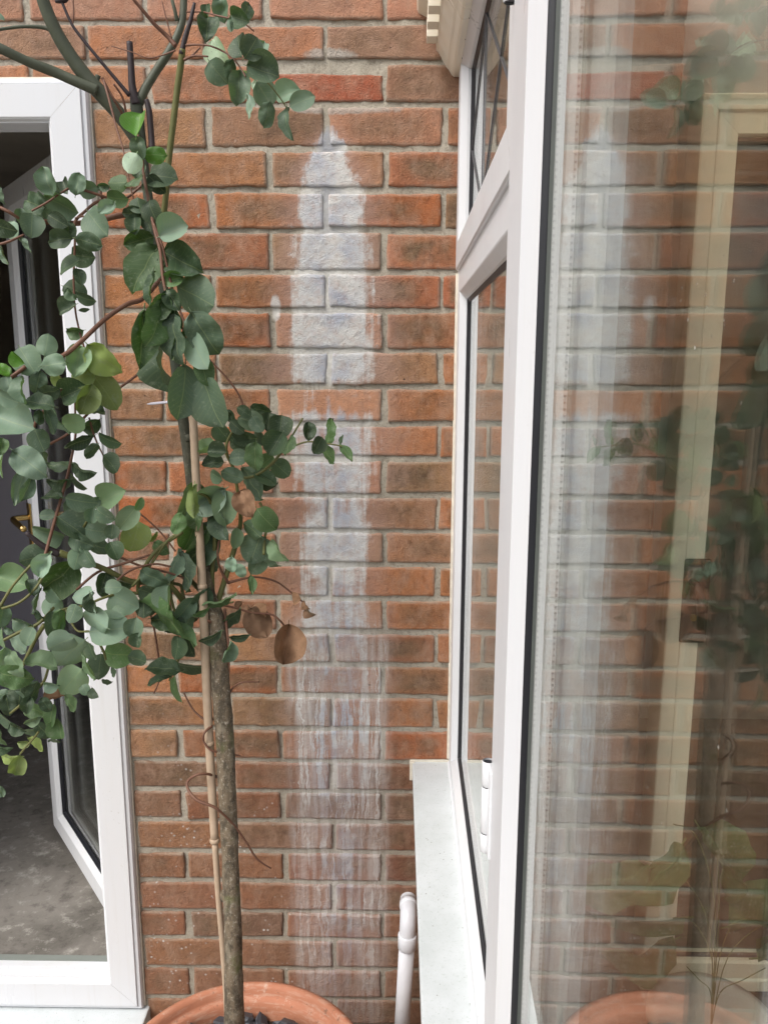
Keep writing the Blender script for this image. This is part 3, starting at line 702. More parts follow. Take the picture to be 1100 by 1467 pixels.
for (x, z, L, a) in [(.50, -.98, .17, 200), (.55, -.90, .15, 240), (.62, -.92, .18, 300), (.58, -1.10, .19, 180), (.68, -1.13, .16, 10), (.84, -1.08, .2, 340), (.60, -1.22, .16, 200), (.76, -1.22, .18, 0)]:
    o = bpy.data.objects.new('leaf', LM['oval', rnd.randrange(5)]); C.objects.link(o); o.parent = hp_
    o.matrix_world = Matrix.Translation((x, -.2+rnd.uniform(-.08, .08), H+z)) @ Matrix.Rotation(math.radians(-a), 4, 'Y') @ Matrix.Rotation(-math.pi/2, 4, 'Z') @ Matrix.Rotation(rnd.uniform(-.7, .7), 4, 'Y') @ Matrix.Scale(L, 4)
    o.color = (.07, .12, .035, 1)
    m.tube(smooth_path([Vector((.66, -.2, .25)), Vector((.66+(x-.66)*.12, -.2, .25+(H+z-.25)*.6)), Vector((.66+(x-.66)*.55, -.2, H+z-.03)), Vector((x, -.2, H+z))], [1]*4)[0], .0011, 6)
m.build('stem', M['twig_green'], hp_)

# ================================================================== DOOR IN THE WALL AND THE ROOM BEHIND
df = tag(empty('door_frame', (-1.1, 0, .1)), 'white plastic patio door frame set in the brick wall', 'door frame')
PF = [(0, -.06), (0, .010), (.003, .0155), (.0095, .0165), (.0100, .0155), (.0106, .0165), (.012, .020), (.070, .020), (.0715, .0185), (.0735, .017), (.0745, .012), (.0755, .010), (.0785, .0095), (.0785, -.055)]
members((DX0, DZB, DX1, DZT), PF, wall, M['upvc'], df)
m = MB(); m.box((DX0, DZT+.0005, -.02), (DX1+.002, DZT+.004, .006), wall, .0008); m.box((DX1+.0003, DZB, -.004), (DX1+.003, DZT, .004), wall); m.build('sealant_bead', M['trim'], df)
# low threshold bars
m = MB(); m.box((DX0+.079, DZB+.0785, -.05), (DX1-.079, DZB+.088, -.012), wall, .001); m.build('threshold', M['upvc'], df)
m = MB(); m.box((DX0+.079, DZB+.0885, -.048), (DX1-.079, DZB+.0905, -.030), wall, .0008); m.build('threshold_seal', M['dull'], df)
# outside sill
m = MB(); m.box((DX0-.05, DZB-.06, -.004), (DX1+.012, DZB-.004, .150), wall, .004); tag(m.build('door_sill', M['sill']), 'white door sill under the patio door frame beside the terracotta pot', 'sill')
# open leaf
hx, hy = -.622, .075; ex_, ey_ = -1.018, .59
lv = Vector((ex_-hx, ey_-hy, 0)).normalized(); ln = Vector((lv.y, -lv.x, 0))
if ln.dot(Vector((0, -1, 0))) < 0: ln = -ln
LL = Vector((ex_-hx, ey_-hy, 0)).length
def dl(u, z, o): return Vector((hx, hy, H+z)) + lv*u + ln*o
dleaf = tag(empty('open_door', (hx, hy, .1)), 'white glazed door leaf swung open into the dark room with brass handle', 'door')
LP = [(0, -.025), (0, .024), (.002, .026), (.052, .026), (.054, .025), (.066, .016), (.068, .014)]
members((0, -1.405, LL, .436), LP, dl, M['upvc'], dleaf)
members((0, -1.405, LL, .436), [(.0682, .013), (.073, .008), (.0765, .0065), (.0765, .003)], dl, M['gasket'], dleaf, names=('gasket',)*4)
pane((.06, -1.34, LL-.06, .37), .005, dl, M['glass'], dleaf); pane((.06, -1.34, LL-.06, .37), -.015, dl, M['glass'], dleaf, 'inner_pane')
members((0, -1.405, LL, .436), [(0, -.026), (.052, -.026), (.066, -.022), (.068, -.015)], dl, M['upvc'], dleaf, names=('inner_frame',)*4)
m = MB(); m.box((LL-.042, -.56, .0265), (LL-.012, -.40, .033), dl, .003); pl_ = m.build('handle_plate', M['brass'], dleaf)
m = MB(); m.tube(smooth_path([dl(LL-.027, -.44, .03), dl(LL-.027, -.44, .066), dl(LL-.04, -.442, .074), dl(LL-.14, -.45, .072)], [.009, .009, .009, .008])[0], .008, 10); m.build('handle', M['brass'], dleaf, True)
m = MB(); m.box((LL+.0004, -.62, -.012), (LL+.002, -.34, .012), dl); m.build('lock_plate', M['screw'], dleaf)
# room shell
room = tag(empty('room', (-1.5, 1.5, 0)), 'dim room behind the open patio door', 'room')
m = MB(); m.box((-3.2, .012, .09), (-.50, 4.0, .12)); tag(m.build('floor', M['concrete']), kind='structure')
m = MB(); m.box((-.56, .125, .12), (-.50, 4.0, 2.5)); m.box((-3.25, .125, .12), (-3.2, 4.0, 2.5)); m.build('side_wall', M['darkwall'], room)
m = MB(); m.box((-3.2, 4.0, .12), (-.50, 4.05, 2.5)); m.build('back_wall', M['darkwall'], room)
m = MB(); m.box((-3.25, .125, 2.45), (-.50, 4.0, 2.5)); m.build('ceiling', M['darkwall'], room)
m = MB(); m.box((-3.25, .0605, H+.4595), (-.50, .124, 2.5)); m.box((-.584, .06, .125), (-.50, .124, H+.459)); m.box((-3.25, .06, .125), (DX0+.078, .124, H+.459)); m.build('plaster_reveal', M['plaster'], room)
m = MB(); m.box((-2.5, .02, .0), (.14, .055, .088)); m.box((-.585, .02, .09), (.14, .05, 2.9)); m.box((-2.5, .02, H+.53), (-.586, .049, 2.9)); m.box((-2.5, .02, .09), (DX0-.002, .05, H+.529)); m.build('inner_leaf', M['plaster'], brick_wall)
cb = tag(empty('cupboard', (-2, 1.7, .12)), 'lilac grey panelled cupboard in the dim room', 'cupboard')
m = MB(); m.box((-2.9, 1.62, .12), (-1.46, 2.1, 1.34), bev=.004); m.build('carcass', M['lilac'], cb)
for i in range(4):
    x = -2.88+.356*i
    m = MB(); m.box((x, 1.600, .16), (x+.345, 1.6195, 1.32), bev=.003); m.build('door', M['lilac'], cb)
    m = MB(); m.box((x+.05, 1.594, .24), (x+.295, 1.5998, 1.24), bev=.004); m.build('panel', M['lilac'], cb)

# ================================================================== WASTE PIPE
wp = tag(empty('waste_pipe', (.03, -.05, .2)), 'white plastic waste pipe with elbow coming out of the brick wall', 'pipe')
PX = .034; m = MB()
pth, rr = smooth_path([Vector((PX, .01, H-1.218)), Vector((PX, -.035, H-1.219)), Vector((PX-.001, -.058, H-1.236)), Vector((PX-.002, -.062, H-1.265))], [.0185]*4, 6)
m.tube(pth, rr, 20, False); m.build('elbow', M['pipe'], wp, True)
for z0, z1, r_ in ((-1.296, -1.262, .0212),):
    m = MB(); m.tube([(PX-.002, -.062, H+z0), (PX-.002, -.062, H+z0+.001), (PX-.002, -.062, H+z1-.001), (PX-.002, -.062, H+z1)], [r_-.001, r_, r_, r_-.001], 24); m.build('collar', M['pipe'], wp, True)
m = MB(); m.tube([(PX, -.014, H-1.218), (PX, -.030, H-1.218)], .0200, 24); m.build('collar', M['pipe'], wp, True)
m = MB(); m.tube([(PX-.002, -.062, H-1.26), (PX-.017, -.062, .02)], .0175, 24); m.build('pipe', M['pipe'], wp, True)

# ================================================================== POT, SLATE, TREE
PC = Vector((-.276, -.432)); RZ = H-1.270
pot = tag(empty('plant_pot', (PC.x, PC.y, 0)), 'large round terracotta pot holding the eucalyptus tree', 'pot')
v, f = lathe([(.0, 0), (.150, 0), (.152, .004), (.205, .285), (.207, .292), (.232, .296), (.240, .303), (.2435, .322), (.2435, .335), (.240, .346), (.232, .3505), (.2255, .3490), (.2215, .343), (.2185, .334), (.2165, .3285), (.212, .3275), (.208, .3235), (.206, .312), (.203, .29), (.199, .26), (.10, .25), (0, .25)], 128, PC.x, PC.y, 0)
mesh('bowl', v, f, M['terracotta'], pot, True)
mul = tag(empty('slate_mulch', (PC.x, PC.y, .29)), 'dark grey slate chips covering the soil in the pot', 'slate chips')
v, f = lathe([(0, .006), (.1, .004), (.199, -.002)], 40, PC.x, PC.y, .292); mesh('soil', v, f, M['soil'], mul)
rnd = random.Random(11); cnt = 0; chips = []
for s in range(7):
    bm = bmesh.new(); bmesh.ops.create_icosphere(bm, subdivisions=1, radius=1)
    for vv in bm.verts: vv.co *= rnd.uniform(.7, 1.15)
    bmesh.ops.bisect_plane(bm, geom=bm.verts[:]+bm.edges[:]+bm.faces[:], plane_co=(0, 0, .55), plane_no=(.2*rnd.uniform(-1, 1), .2, 1), clear_outer=True)
    bmesh.ops.holes_fill(bm, edges=bm.edges[:])
    me = bpy.data.meshes.new('stone'); bm.to_mesh(me); bm.free(); me.materials.append(M['slate']); chips.append(me)
for ring in range(9):
    rr_ = .018+ring*.0205; n = max(4, int(2*math.pi*rr_/.030))
    for k in range(n):
        for layer in (0, 1):
            if layer and rnd.random() < .45: continue
            an = 2*math.pi*(k+rnd.uniform(-.4, .4))/n; r0 = min(.191, rr_+rnd.uniform(-.008, .008))
            x, y = PC.x+r0*math.cos(an), PC.y+r0*math.sin(an)
            if (Vector((x, y))-Vector((-.321, -.43))).length < .028: continue
            if cnt > 285: continue
            o = bpy.data.objects.new('stone', rnd.choice(chips)); C.objects.link(o); o.parent = mul
            sz = rnd.uniform(.012, .022)
            o.matrix_world = Matrix.Translation((x, y, .300+layer*.011+rnd.uniform(-.002, .004))) @ Matrix.Rotation(rnd.uniform(0, 6.28), 4, 'Z') @ Matrix.Rotation(rnd.uniform(-.9, .9), 4, 'X') @ Matrix.Rotation(rnd.uniform(-.6, .6), 4, 'Y') @ Matrix.Diagonal((sz*1.15, sz, sz*.55, 1))
            cnt += 1

tree = tag(empty('eucalyptus_tree', (-.32, -.43, .29)), 'young eucalyptus tree with round blue green leaves in the terracotta pot', 'tree')
def limb(name, pts, mat, nseg=8, lump=0.0, sub=5, parent=None):
    """pts: (px, py, Y, width in px)"""
    P_ = []; R_ = []
    for x, y, Y, w_ in pts:
        p = at(x, y, Y); P_.append(p); R_.append(w_*.5*depth(p)/FPX*(1.03 if mat == 'bark' else 1))
    a, b = smooth_path(P_, R_, sub)
    if lump: b = [r*(1+lump*noise.noise(q*38)) for r, q in zip(b, a)]
    m = MB(); m.tube(a, b, nseg); return m.build(name, M[mat], parent or tree, True)
limb('trunk', [(337, 1500, -.432, 30), (336, 1460, -.43, 29), (335, 1400, -.42, 27), (334, 1330, -.41, 25), (331, 1260, -.39, 24), (329, 1200, -.375, 25), (325, 1120, -.36, 25), (322, 1050, -.34, 26), (316, 980, -.325, 27), (313, 930, -.31, 29), (308, 885, -.30, 27), (300, 850, -.295, 17), (290, 790, -.285, 14), (278, 720, -.28, 14), (270, 660, -.275, 14), (264, 610, -.27, 15), (256, 560, -.27, 14), (246, 480, -.265, 13), (236, 420, -.262, 13), (224, 360, -.26, 13), (215, 300, -.255, 13), (207, 240, -.25, 13), (202, 200, -.25, 15), (197, 160, -.25, 17), (195, 140, -.25, 16)], 'bark', 14, .09, 6)
for (x, y, Y, w_) in [(329, 1282, -.39, 30), (270, 627, -.272, 17)]:
    m = MB(); p = at(x, y, Y); r_ = w_*.5*depth(p)/FPX; m.tube([p-Vector((0, 0, .006)), p, p+Vector((0, 0, .006))], [r_*.86, r_*.93, r_*.84], 14); m.build('node_ring', M['bark'], tree, True)
limb('branch', [(203, 215, -.25, 14), (190, 190, -.26, 20), (172, 165, -.27, 21), (148, 138, -.28, 22), (122, 108, -.29, 21), (98, 75, -.30, 20), (78, 40, -.31, 19), (62, 0, -.32, 18), (52, -40, -.33, 17)], 'branch', 10, .05)
limb('branch', [(140, 130, -.29, 16), (112, 118, -.30, 15), (78, 103, -.31, 15), (40, 88, -.33, 14), (0, 69, -.35, 14), (-40, 52, -.36, 13)], 'branch', 10, .04)
limb('branch', [(80, 48, -.31, 9), (66, 40, -.31, 6), (35, 38, -.32, 5), (0, 42, -.33, 5), (-30, 48, -.34, 4)], 'branch')
limb('branch', [(194, 160, -.25, 15), (206, 132, -.245, 13), (222, 105, -.24, 12), (240, 78, -.24, 12), (254, 52, -.235, 11), (262, 25, -.23, 11), (264, -20, -.23, 10)], 'branch', 10, .04)
limb('branch', [(254, 30, -.235, 6), (250, 12, -.24, 5), (244, -10, -.24, 5)], 'branch')
limb('branch', [(196, 150, -.252, 16), (190, 125, -.255, 11), (188, 92, -.255, 9.5), (186, 60, -.255, 9)], 'stub', 10)
limb('branch', [(219, 230, -.255, 10), (217, 195, -.25, 9), (214, 160, -.25, 9), (210, 143, -.25, 7)], 'stub', 10)
limb('branch', [(232, 330, -.262, 8), (238, 280, -.268, 9), (242, 230, -.27, 9.5), (248, 180, -.275, 9.5), (254, 130, -.28, 9.5), (259, 95, -.285, 10), (262, 70, -.29, 9)], 'twig_green', 10)
limb('branch', [(260, 78, -.29, 8), (266, 52, -.29, 8), (273, 30, -.29, 6.5), (279, 4, -.29, 4.5)], 'stub', 8)
limb('twig', [(186, 137, -.27, 6), (165, 112, -.275, 5), (140, 82, -.28, 4.5), (118, 55, -.28, 4.5), (103, 34, -.28, 4), (88, 0, -.28, 4)], 'stub')
limb('twig', [(104, 36, -.28, 2.5), (106, 20, -.28, 2.5), (105, -5, -.28, 2)], 'twig_red')
limb('twig', [(80, 2, -.28, 5), (92, 0, -.28, 9), (99, -5, -.28, 5)], 'stub')
limb('twig', [(252, 66, -.29, 7), (240, 52, -.29, 6), (222, 35, -.30, 5.5), (205, 15, -.31, 5), (188, -5, -.32, 4)], 'twig_red')
limb('twig', [(246, 55, -.29, 2.5), (240, 32, -.29, 2), (232, 0, -.29, 1.5)], 'twig_red')
limb('twig', [(252, 72, -.29, 3), (230, 80, -.29, 2), (212, 83, -.29, 1.6), (190, 75, -.29, 1.6), (160, 66, -.29, 1.6)], 'twig_red')
limb('twig', [(265, 65, -.29, 4), (285, 64, -.30, 2.5), (305, 67, -.31, 2.5), (330, 80, -.32, 2.5), (345, 98, -.33, 2.5), (352, 110, -.34, 2)], 'twig_red')
limb('twig', [(264, 85, -.29, 4), (275, 80, -.29, 3), (287, 68, -.29, 2)], 'twig_red')
limb('twig', [(264, 86, -.29, 4), (278, 80, -.30, 3), (298, 81, -.31, 2.5)], 'twig_red')
limb('twig', [(268, 17, -.24, 2.5), (290, 17, -.27, 2.5), (310, 22, -.29, 2.5), (335, 28, -.30, 2.5), (352, 35, -.31, 2.5), (364, 45, -.31, 2)], 'twig_red')
limb('twig', [(365, 105, -.33, 2), (385, 120, -.33, 2), (408, 150, -.33, 2), (411, 162, -.33, 1.5)], 'twig_green')
limb('twig', [(141, 108, -.285, 8), (140, 118, -.285, 7), (148, 138, -.285, 8)], 'branch')
for pl in ([(180, 170, -.28, 4), (165, 145, -.30, 3.5), (150, 118, -.30, 3.5), (147, 112, -.30, 5)], [(182, 168, -.28, 4), (176, 140, -.29, 3), (163, 120, -.30, 3)], [(149, 115, -.30, 4), (156, 140, -.31, 3.5), (168, 185, -.32, 3), (177, 215, -.33, 2.5), (186, 262, -.34, 2.5), (195, 300, -.34, 2), (199, 330, -.34, 2)],
    [(197, 192, -.33, 3.5), (203, 215, -.34, 4), (207, 255, -.35, 4.5), (214, 290, -.36, 5), (222, 330, -.37, 5), (230, 360, -.38, 5), (234, 400, -.39, 4.5), (243, 435, -.40, 4), (260, 468, -.41, 3.5), (268, 478, -.41, 3)],
    [(220, 320, -.37, 4), (232, 350, -.375, 4), (240, 385, -.38, 4), (250, 425, -.39, 4), (262, 455, -.40, 3.5), (268, 478, -.41, 3), (278, 520, -.41, 3), (290, 545, -.42, 3.5), (298, 560, -.42, 3.5), (302, 590, -.42, 3)],
    [(230, 400, -.30, 7), (205, 428, -.32, 7), (182, 436, -.34, 7), (150, 458, -.36, 7), (120, 486, -.39, 7), (95, 507, -.41, 7), (80, 512, -.42, 5)],
    [(106, 423, -.36, 3), (110, 455, -.36, 3), (118, 488, -.37, 3), (125, 510, -.37, 3), (128, 535, -.37, 3), (122, 560, -.37, 2.5)],
    [(226, 498, -.28, 3.5), (202, 532, -.30, 4), (166, 560, -.33, 4), (140, 582, -.35, 4), (127, 592, -.36, 4), (100, 620, -.38, 4), (72, 636, -.40, 4)],
    [(128, 598, -.36, 3), (134, 620, -.36, 3), (142, 640, -.36, 2.5), (150, 655, -.36, 2)],
    [(110, 510, -.36, 3), (108, 580, -.36, 3), (109, 620, -.36, 3.5), (102, 660, -.37, 4), (92, 700, -.38, 4.5), (80, 742, -.39, 5), (70, 778, -.40, 5), (64, 800, -.41, 5)],
    [(88, 557, -.40, 5), (70, 582, -.42, 5), (54, 600, -.44, 5), (50, 612, -.44, 4)],
    [(37, 525, -.43, 6), (20, 538, -.44, 6), (0, 552, -.45, 5), (-15, 560, -.45, 5)],
    [(238, 276, -.27, 3), (212, 262, -.30, 3), (184, 282, -.31, 4), (163, 287, -.32, 4.5), (140, 289, -.33, 4.5), (122, 303, -.34, 4.5), (108, 318, -.35, 4.5), (108, 340, -.36, 3.5), (107, 370, -.36, 3), (106, 400, -.36, 3), (107, 425, -.36, 3)],
    [(163, 287, -.32, 4), (150, 282, -.33, 4), (132, 276, -.34, 4), (106, 269, -.35, 4), (90, 275, -.36, 3), (68, 290, -.37, 3), (46, 302, -.38, 3)],
    [(147, 285, -.33, 4), (145, 275, -.33, 3.5), (150, 268, -.33, 3)], [(108, 313, -.35, 3), (120, 310, -.35, 3), (124, 318, -.35, 3)],
    [(210, 305, -.27, 9), (190, 307, -.28, 9), (170, 309, -.30, 9), (140, 316, -.31, 8), (110, 320, -.33, 8), (80, 318, -.35, 8), (60, 318, -.37, 7)],
    [(0, 297, -.40, 5), (14, 304, -.40, 5), (28, 313, -.39, 4)], [(0, 350, -.40, 4), (16, 345, -.40, 4), (35, 336, -.39, 3)],
    [(280, 495, -.30, 2), (310, 525, -.30, 2.5), (328, 545, -.30, 3), (342, 565, -.30, 3), (352, 590, -.30, 2.5)]):
    limb('twig', pl, 'twig_red')
for pl in ([(300, 860, -.29, 9), (258, 820, -.30, 5), (245, 850, -.31, 4), (258, 900, -.32, 4), (262, 925, -.33, 4), (254, 950, -.33, 4), (246, 968, -.34, 3.5), (243, 975, -.34, 3)],
    [(305, 870, -.29, 9), (304, 820, -.29, 7), (308, 780, -.29, 6), (305, 745, -.30, 5), (300, 715, -.31, 5), (280, 705, -.33, 3)],
    [(310, 870, -.29, 9), (320, 838, -.28, 8), (332, 800, -.28, 8), (342, 765, -.28, 7), (345, 740, -.28, 6), (340, 700, -.29, 5), (334, 670, -.29, 5), (325, 650, -.30, 5), (326, 632, -.30, 4), (340, 608, -.30, 4), (345, 600, -.30, 3)],
    [(334, 684, -.29, 4), (362, 683, -.30, 4), (390, 664, -.31, 4.5), (408, 640, -.31, 4), (420, 622, -.31, 3), (434, 599, -.31, 3)],
    [(400, 650, -.31, 4), (417, 641, -.31, 3), (440, 633, -.31, 2.5), (465, 635, -.31, 2.5), (484, 638, -.31, 2.2), (490, 640, -.31, 2)],
    [(372, 720, -.28, 4), (385, 745, -.28, 4), (380, 768, -.29, 4), (378, 795, -.30, 4)],
    [(280, 888, -.29, 10), (245, 840, -.32, 8), (215, 835, -.33, 8), (185, 832, -.34, 8), (150, 815, -.36, 8), (110, 800, -.38, 9), (85, 792, -.39, 11)],
    [(262, 762, -.32, 6), (235, 780, -.33, 6), (215, 800, -.34, 6), (200, 830, -.34, 6), (198, 850, -.34, 5)],
    [(258, 764, -.32, 4), (240, 775, -.33, 4), (214, 812, -.34, 4), (190, 840, -.35, 4)],
    [(235, 835, -.30, 5), (258, 838, -.30, 5), (262, 850, -.30, 5), (268, 880, -.31, 5), (266, 905, -.31, 4)],
    [(295, 880, -.29, 5), (312, 900, -.29, 5), (325, 920, -.30, 4), (330, 940, -.31, 3)], [(300, 885, -.29, 3), (318, 868, -.28, 3), (335, 862, -.28, 2.5)],
    [(200, 850, -.34, 5), (175, 850, -.35, 4), (150, 856, -.37, 4), (120, 868, -.38, 4), (95, 872, -.39, 4), (78, 880, -.40, 4)],
    [(95, 873, -.40, 4), (110, 903, -.41, 3), (132, 906, -.42, 3), (148, 932, -.41, 4), (152, 945, -.40, 3)],
    [(78, 870, -.40, 4), (56, 893, -.41, 5), (30, 905, -.42, 5), (0, 920, -.43, 4)], [(75, 800, -.40, 4), (55, 838, -.42, 4), (30, 862, -.43, 4), (3, 872, -.44, 4)],
    [(64, 895, -.41, 7), (50, 918, -.41, 6), (36, 948, -.42, 6), (30, 958, -.42, 5)], [(70, 955, -.40, 4), (64, 975, -.40, 4), (50, 990, -.41, 4), (30, 1010, -.42, 4), (15, 1022, -.42, 3)],
    [(56, 1048, -.40, 3), (50, 1056, -.40, 3), (36, 1072, -.40, 3), (30, 1080, -.40, 3)], [(0, 870, -.43, 5), (20, 838, -.42, 4), (50, 805, -.41, 4), (75, 790, -.40, 4)], [(126, 728, -.38, 4), (134, 730, -.38, 3), (120, 755, -.38, 4)]):
    limb('twig', pl, 'twig_green')
limb('branch', [(85, 794, -.39, 12), (62, 782, -.40, 9), (38, 763, -.41, 6)], 'stub', 8)
for pl in ([(312, 1113, -.345, 4), (298, 1109, -.37, 4), (282, 1110, -.38, 4), (269, 1120, -.38, 4), (271, 1133, -.39, 4), (284, 1147, -.40, 4.5), (310, 1158, -.40, 4), (335, 1182, -.38, 3.5), (352, 1205, -.37, 3), (368, 1230, -.36, 3), (388, 1244, -.35, 2)],
    [(264, 993, -.31, 2.5), (278, 1018, -.32, 2.5), (300, 1034, -.335, 3.5), (310, 1022, -.34, 2.5)], [(304, 1040, -.345, 4), (293, 1050, -.36, 3.5), (292, 1062, -.36, 3), (303, 1075, -.36, 3), (320, 1078, -.35, 3), (345, 1083, -.34, 2)],
    [(330, 1010, -.33, 3), (330, 992, -.32, 3), (345, 978, -.32, 2.5), (372, 977, -.31, 2)], [(216, 880, -.30, 3), (222, 905, -.30, 3), (228, 945, -.30, 3), (230, 970, -.30, 2.5), (221, 993, -.30, 2)],
    [(172, 798, -.34, 3.5), (200, 810, -.33, 3.5), (240, 820, -.32, 3.5), (275, 832, -.31, 2.5)], [(200, 735, -.33, 2.5), (228, 760, -.33, 2.5), (252, 790, -.33, 2.5)], [(160, 840, -.36, 3), (185, 818, -.35, 3.5), (220, 808, -.34, 3), (245, 812, -.33, 3)],
    [(110, 845, -.37, 4), (140, 820, -.36, 4), (175, 808, -.35, 4), (215, 795, -.34, 3)], [(327, 835, -.28, 5), (316, 815, -.29, 3.5), (312, 795, -.30, 3), (315, 770, -.30, 3), (320, 752, -.30, 3)],
    [(326, 835, -.28, 5), (350, 829, -.27, 3.2), (370, 827, -.26, 3), (395, 833, -.25, 2.8), (415, 847, -.24, 2.5), (436, 864, -.24, 2.5)], [(421, 865, -.24, 2), (430, 860, -.24, 2)],
    [(315, 866, -.29, 4), (338, 871, -.28, 3), (362, 878, -.27, 3), (388, 880, -.26, 3), (400, 888, -.26, 3), (408, 897, -.25, 2.5)], [(322, 872, -.30, 4), (325, 900, -.31, 4), (328, 930, -.32, 3.5), (328, 965, -.32, 3)], [(282, 882, -.31, 4), (297, 889, -.32, 5), (306, 893, -.31, 4)]):
    limb('twig', pl, 'twig_red')

T0, T1, T2, T3, T4, T5, T6 = (.048, .080, .043), (.095, .145, .095), (.19, .27, .20), (.215, .275, .09), (.26, .15, .085), (.50, .64, .48), (.075, .20, .015)  # vivid green tone paints in backlight; pale tone also serves as a highlight
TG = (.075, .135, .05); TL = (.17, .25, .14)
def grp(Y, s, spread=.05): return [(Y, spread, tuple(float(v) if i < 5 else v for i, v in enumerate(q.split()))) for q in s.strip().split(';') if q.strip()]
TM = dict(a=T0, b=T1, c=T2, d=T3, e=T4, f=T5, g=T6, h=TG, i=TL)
leaves = []
leaves += grp(-.32, """-2 23 16 12 0 c;297 15 16 15 90 a;319 14 32 23 90 b;331 35 24 9 95 b;354 16 28 15 110 a;344 27 30 24 20 a;297 42 42 28 95 a;314 76 40 30 60 f;312 104 36 30 60 b;
343 65 36 28 250 a;361 67 38 30 300 a;376 69 26 18 280 c;377 102 46 42 20 b;342 125 45 30 95 b;350 107 18 14 80 d;379 135 38 32 60 b;368 124 20 13 70 f;331 102 32 15 90 a;357 153 36 13 85 c;383 165 36 21 100 b;412 134 36 34 340 c;433 145 38 27 340 c;412 176 46 16 82 b""")
leaves += grp(-.38, """1 280 22 13 90 b;68 259 40 28 250 b;79 263 28 14 80 a;94 269 23 21 60 a;111 262 34 23 280 b;127 272 26 22 340 b;88 293 46 36 30 b;46 291 42 28 200 a;57 303 24 20 90 a;32 310 22 18 80 b;18 330 26 24 100 c;46 323 36 28 95 b;4 325 42 22 20 a;37 351 26 9 60 c;6 365 30 11 65 b;83 316 30 22 30 a;99 331 26 16 80 a;86 343 38 27 170 a;139 320 46 40 50 b;128 347 36 23 20 a;119 367 34 27 10 a;99 382 34 26 160 a;114 396 26 14 80 a;108 415 34 27 20 a;152 297 26 18 150 c;148 268 16 9 0 a;60 283 18 14 40 b""")
leaves += grp(-.36, """199 179 38 37 270 g;200 212 30 22 80 b;223 222 34 25 0 g;190 234 30 25 110 f;199 245 24 22 100 b;231 252 42 38 10 a;225 264 32 20 50 a;211 269 17 12 30 a;169 262 28 26 180 h;192 260 30 15 150 h;150 267 16 9 180 a;168 284 34 18 180 h;155 297 24 16 140 c;200 295 28 24 80 a;190 305 28 15 170 a;193 323 25 24 90 a;219 305 36 30 80 a;212 316 32 22 70 a;249 331 43 42 340 c;199 345 42 27 165 h;206 381 74 54 115 h;262 375 66 46 30 a""", .03)
leaves += grp(-.41, """213 416 54 17 110 a;248 400 30 22 350 h;281 424 62 52 25 b;228 440 42 24 120 h;229 462 66 32 115 h;204 486 86 32 95 h;248 487 72 40 95 b;293 479 66 46 60 b;256 495 44 14 105 h;284 503 56 36 65 c;232 526 82 38 85 a;262 562 78 38 95 b;303 577 74 58 75 b;292 532 42 26 70 h;248 430 34 24 60 a;250 455 34 22 70 a""", .04)
leaves += grp(-.38, """149 515 56 38 50 d;112 518 46 30 100 i;119 541 34 32 80 d;152 562 54 32 50 d;124 572 46 26 110 d;86 544 26 16 100 d;107 561 40 38 340 a;135 562 20 14 0 a;98 442 28 27 160 a;124 428 28 15 20 a;103 422 22 14 40 a;121 444 15 6 0 a;107 475 28 15 170 h;105 606 34 27 170 i;133 589 32 14 350 a;130 609 32 17 150 a;114 634 42 13 160 a;157 630 36 17 10 a;132 646 26 11 125 a;159 664 32 27 50 a;86 666 36 15 180 a;119 673 36 15 10 a;85 690 32 14 185 a;112 690 32 13 30 a;74 709 32 13 185 a;67 652 26 13 70 b;68 738 24 16 180 b""", .03)
leaves += grp(-.44, """67 494 32 29 280 b;78 522 42 31 350 b;40 517 46 42 60 b;26 512 22 18 230 g;5 530 26 17 200 g;12 550 24 22 80 c;31 558 40 24 80 b;55 548 34 21 100 b;10 570 38 22 20 c;69 563 36 19 160 a;55 575 44 25 190 a;73 601 40 11 65 b;82 603 44 13 75 c;57 598 22 11 90 a;22 606 68 60 20 c;57 631 32 25 60 b;3 640 24 15 100 h;40 662 58 40 40 c;29 697 52 19 105 c;39 700 42 15 110 b;3 666 36 15 110 c""", .03)
leaves += grp(-.40, """159 712 42 38 340 i;117 718 42 27 20 b;111 727 36 29 60 b;150 738 30 24 40 b;133 739 22 20 100 b;136 719 18 15 330 b;69 764 44 33 200 b;104 754 44 33 30 b;140 761 34 31 10 b;117 776 36 26 30 b;142 783 34 24 20 b;111 801 31 28 110 b;128 801 27 24 60 b;161 761 22 19 280 a;164 789 28 22 60 a;183 742 42 28 130 i;194 770 46 36 100 d;86 827 70 44 140 h;50 799 40 33 170 b;64 810 38 28 120 c;19 833 46 39 20 i;45 842 26 13 70 b;52 861 36 11 95 a;81 852 22 19 60 b;119 852 30 24 160 c;126 853 18 14 340 b;148 835 28 22 110 a;162 841 24 20 0 b;148 846 22 14 60 a;178 861 44 41 30 c;200 722 20 10 300 h""")
leaves += grp(-.42, """137 889 42 35 200 c;158 902 56 46 350 c;88 921 42 33 150 c;103 934 56 44 130 c;103 976 46 42 130 i;74 982 24 17 180 c;126 957 40 15 75 i;143 955 36 27 100 b;170 938 42 38 10 h;197 944 27 24 20 a;193 900 30 28 100 b;198 917 22 20 100 a;132 934 26 20 60 a;76 896 40 17 95 b;86 889 32 13 90 h;105 879 28 26 110 b;76 870 30 25 100 c;134 864 30 20 80 a;168 878 22 17 20 b;34 893 32 21 200 b;42 912 27 24 110 b;27 923 34 23 40 c;13 903 15 11 20 b;3 885 36 19 95 b;4 915 28 15 80 i;2 946 42 19 95 c;21 952 40 27 60 i;20 970 50 36 20 h;59 950 44 19 0 i;61 883 22 11 60 a""")
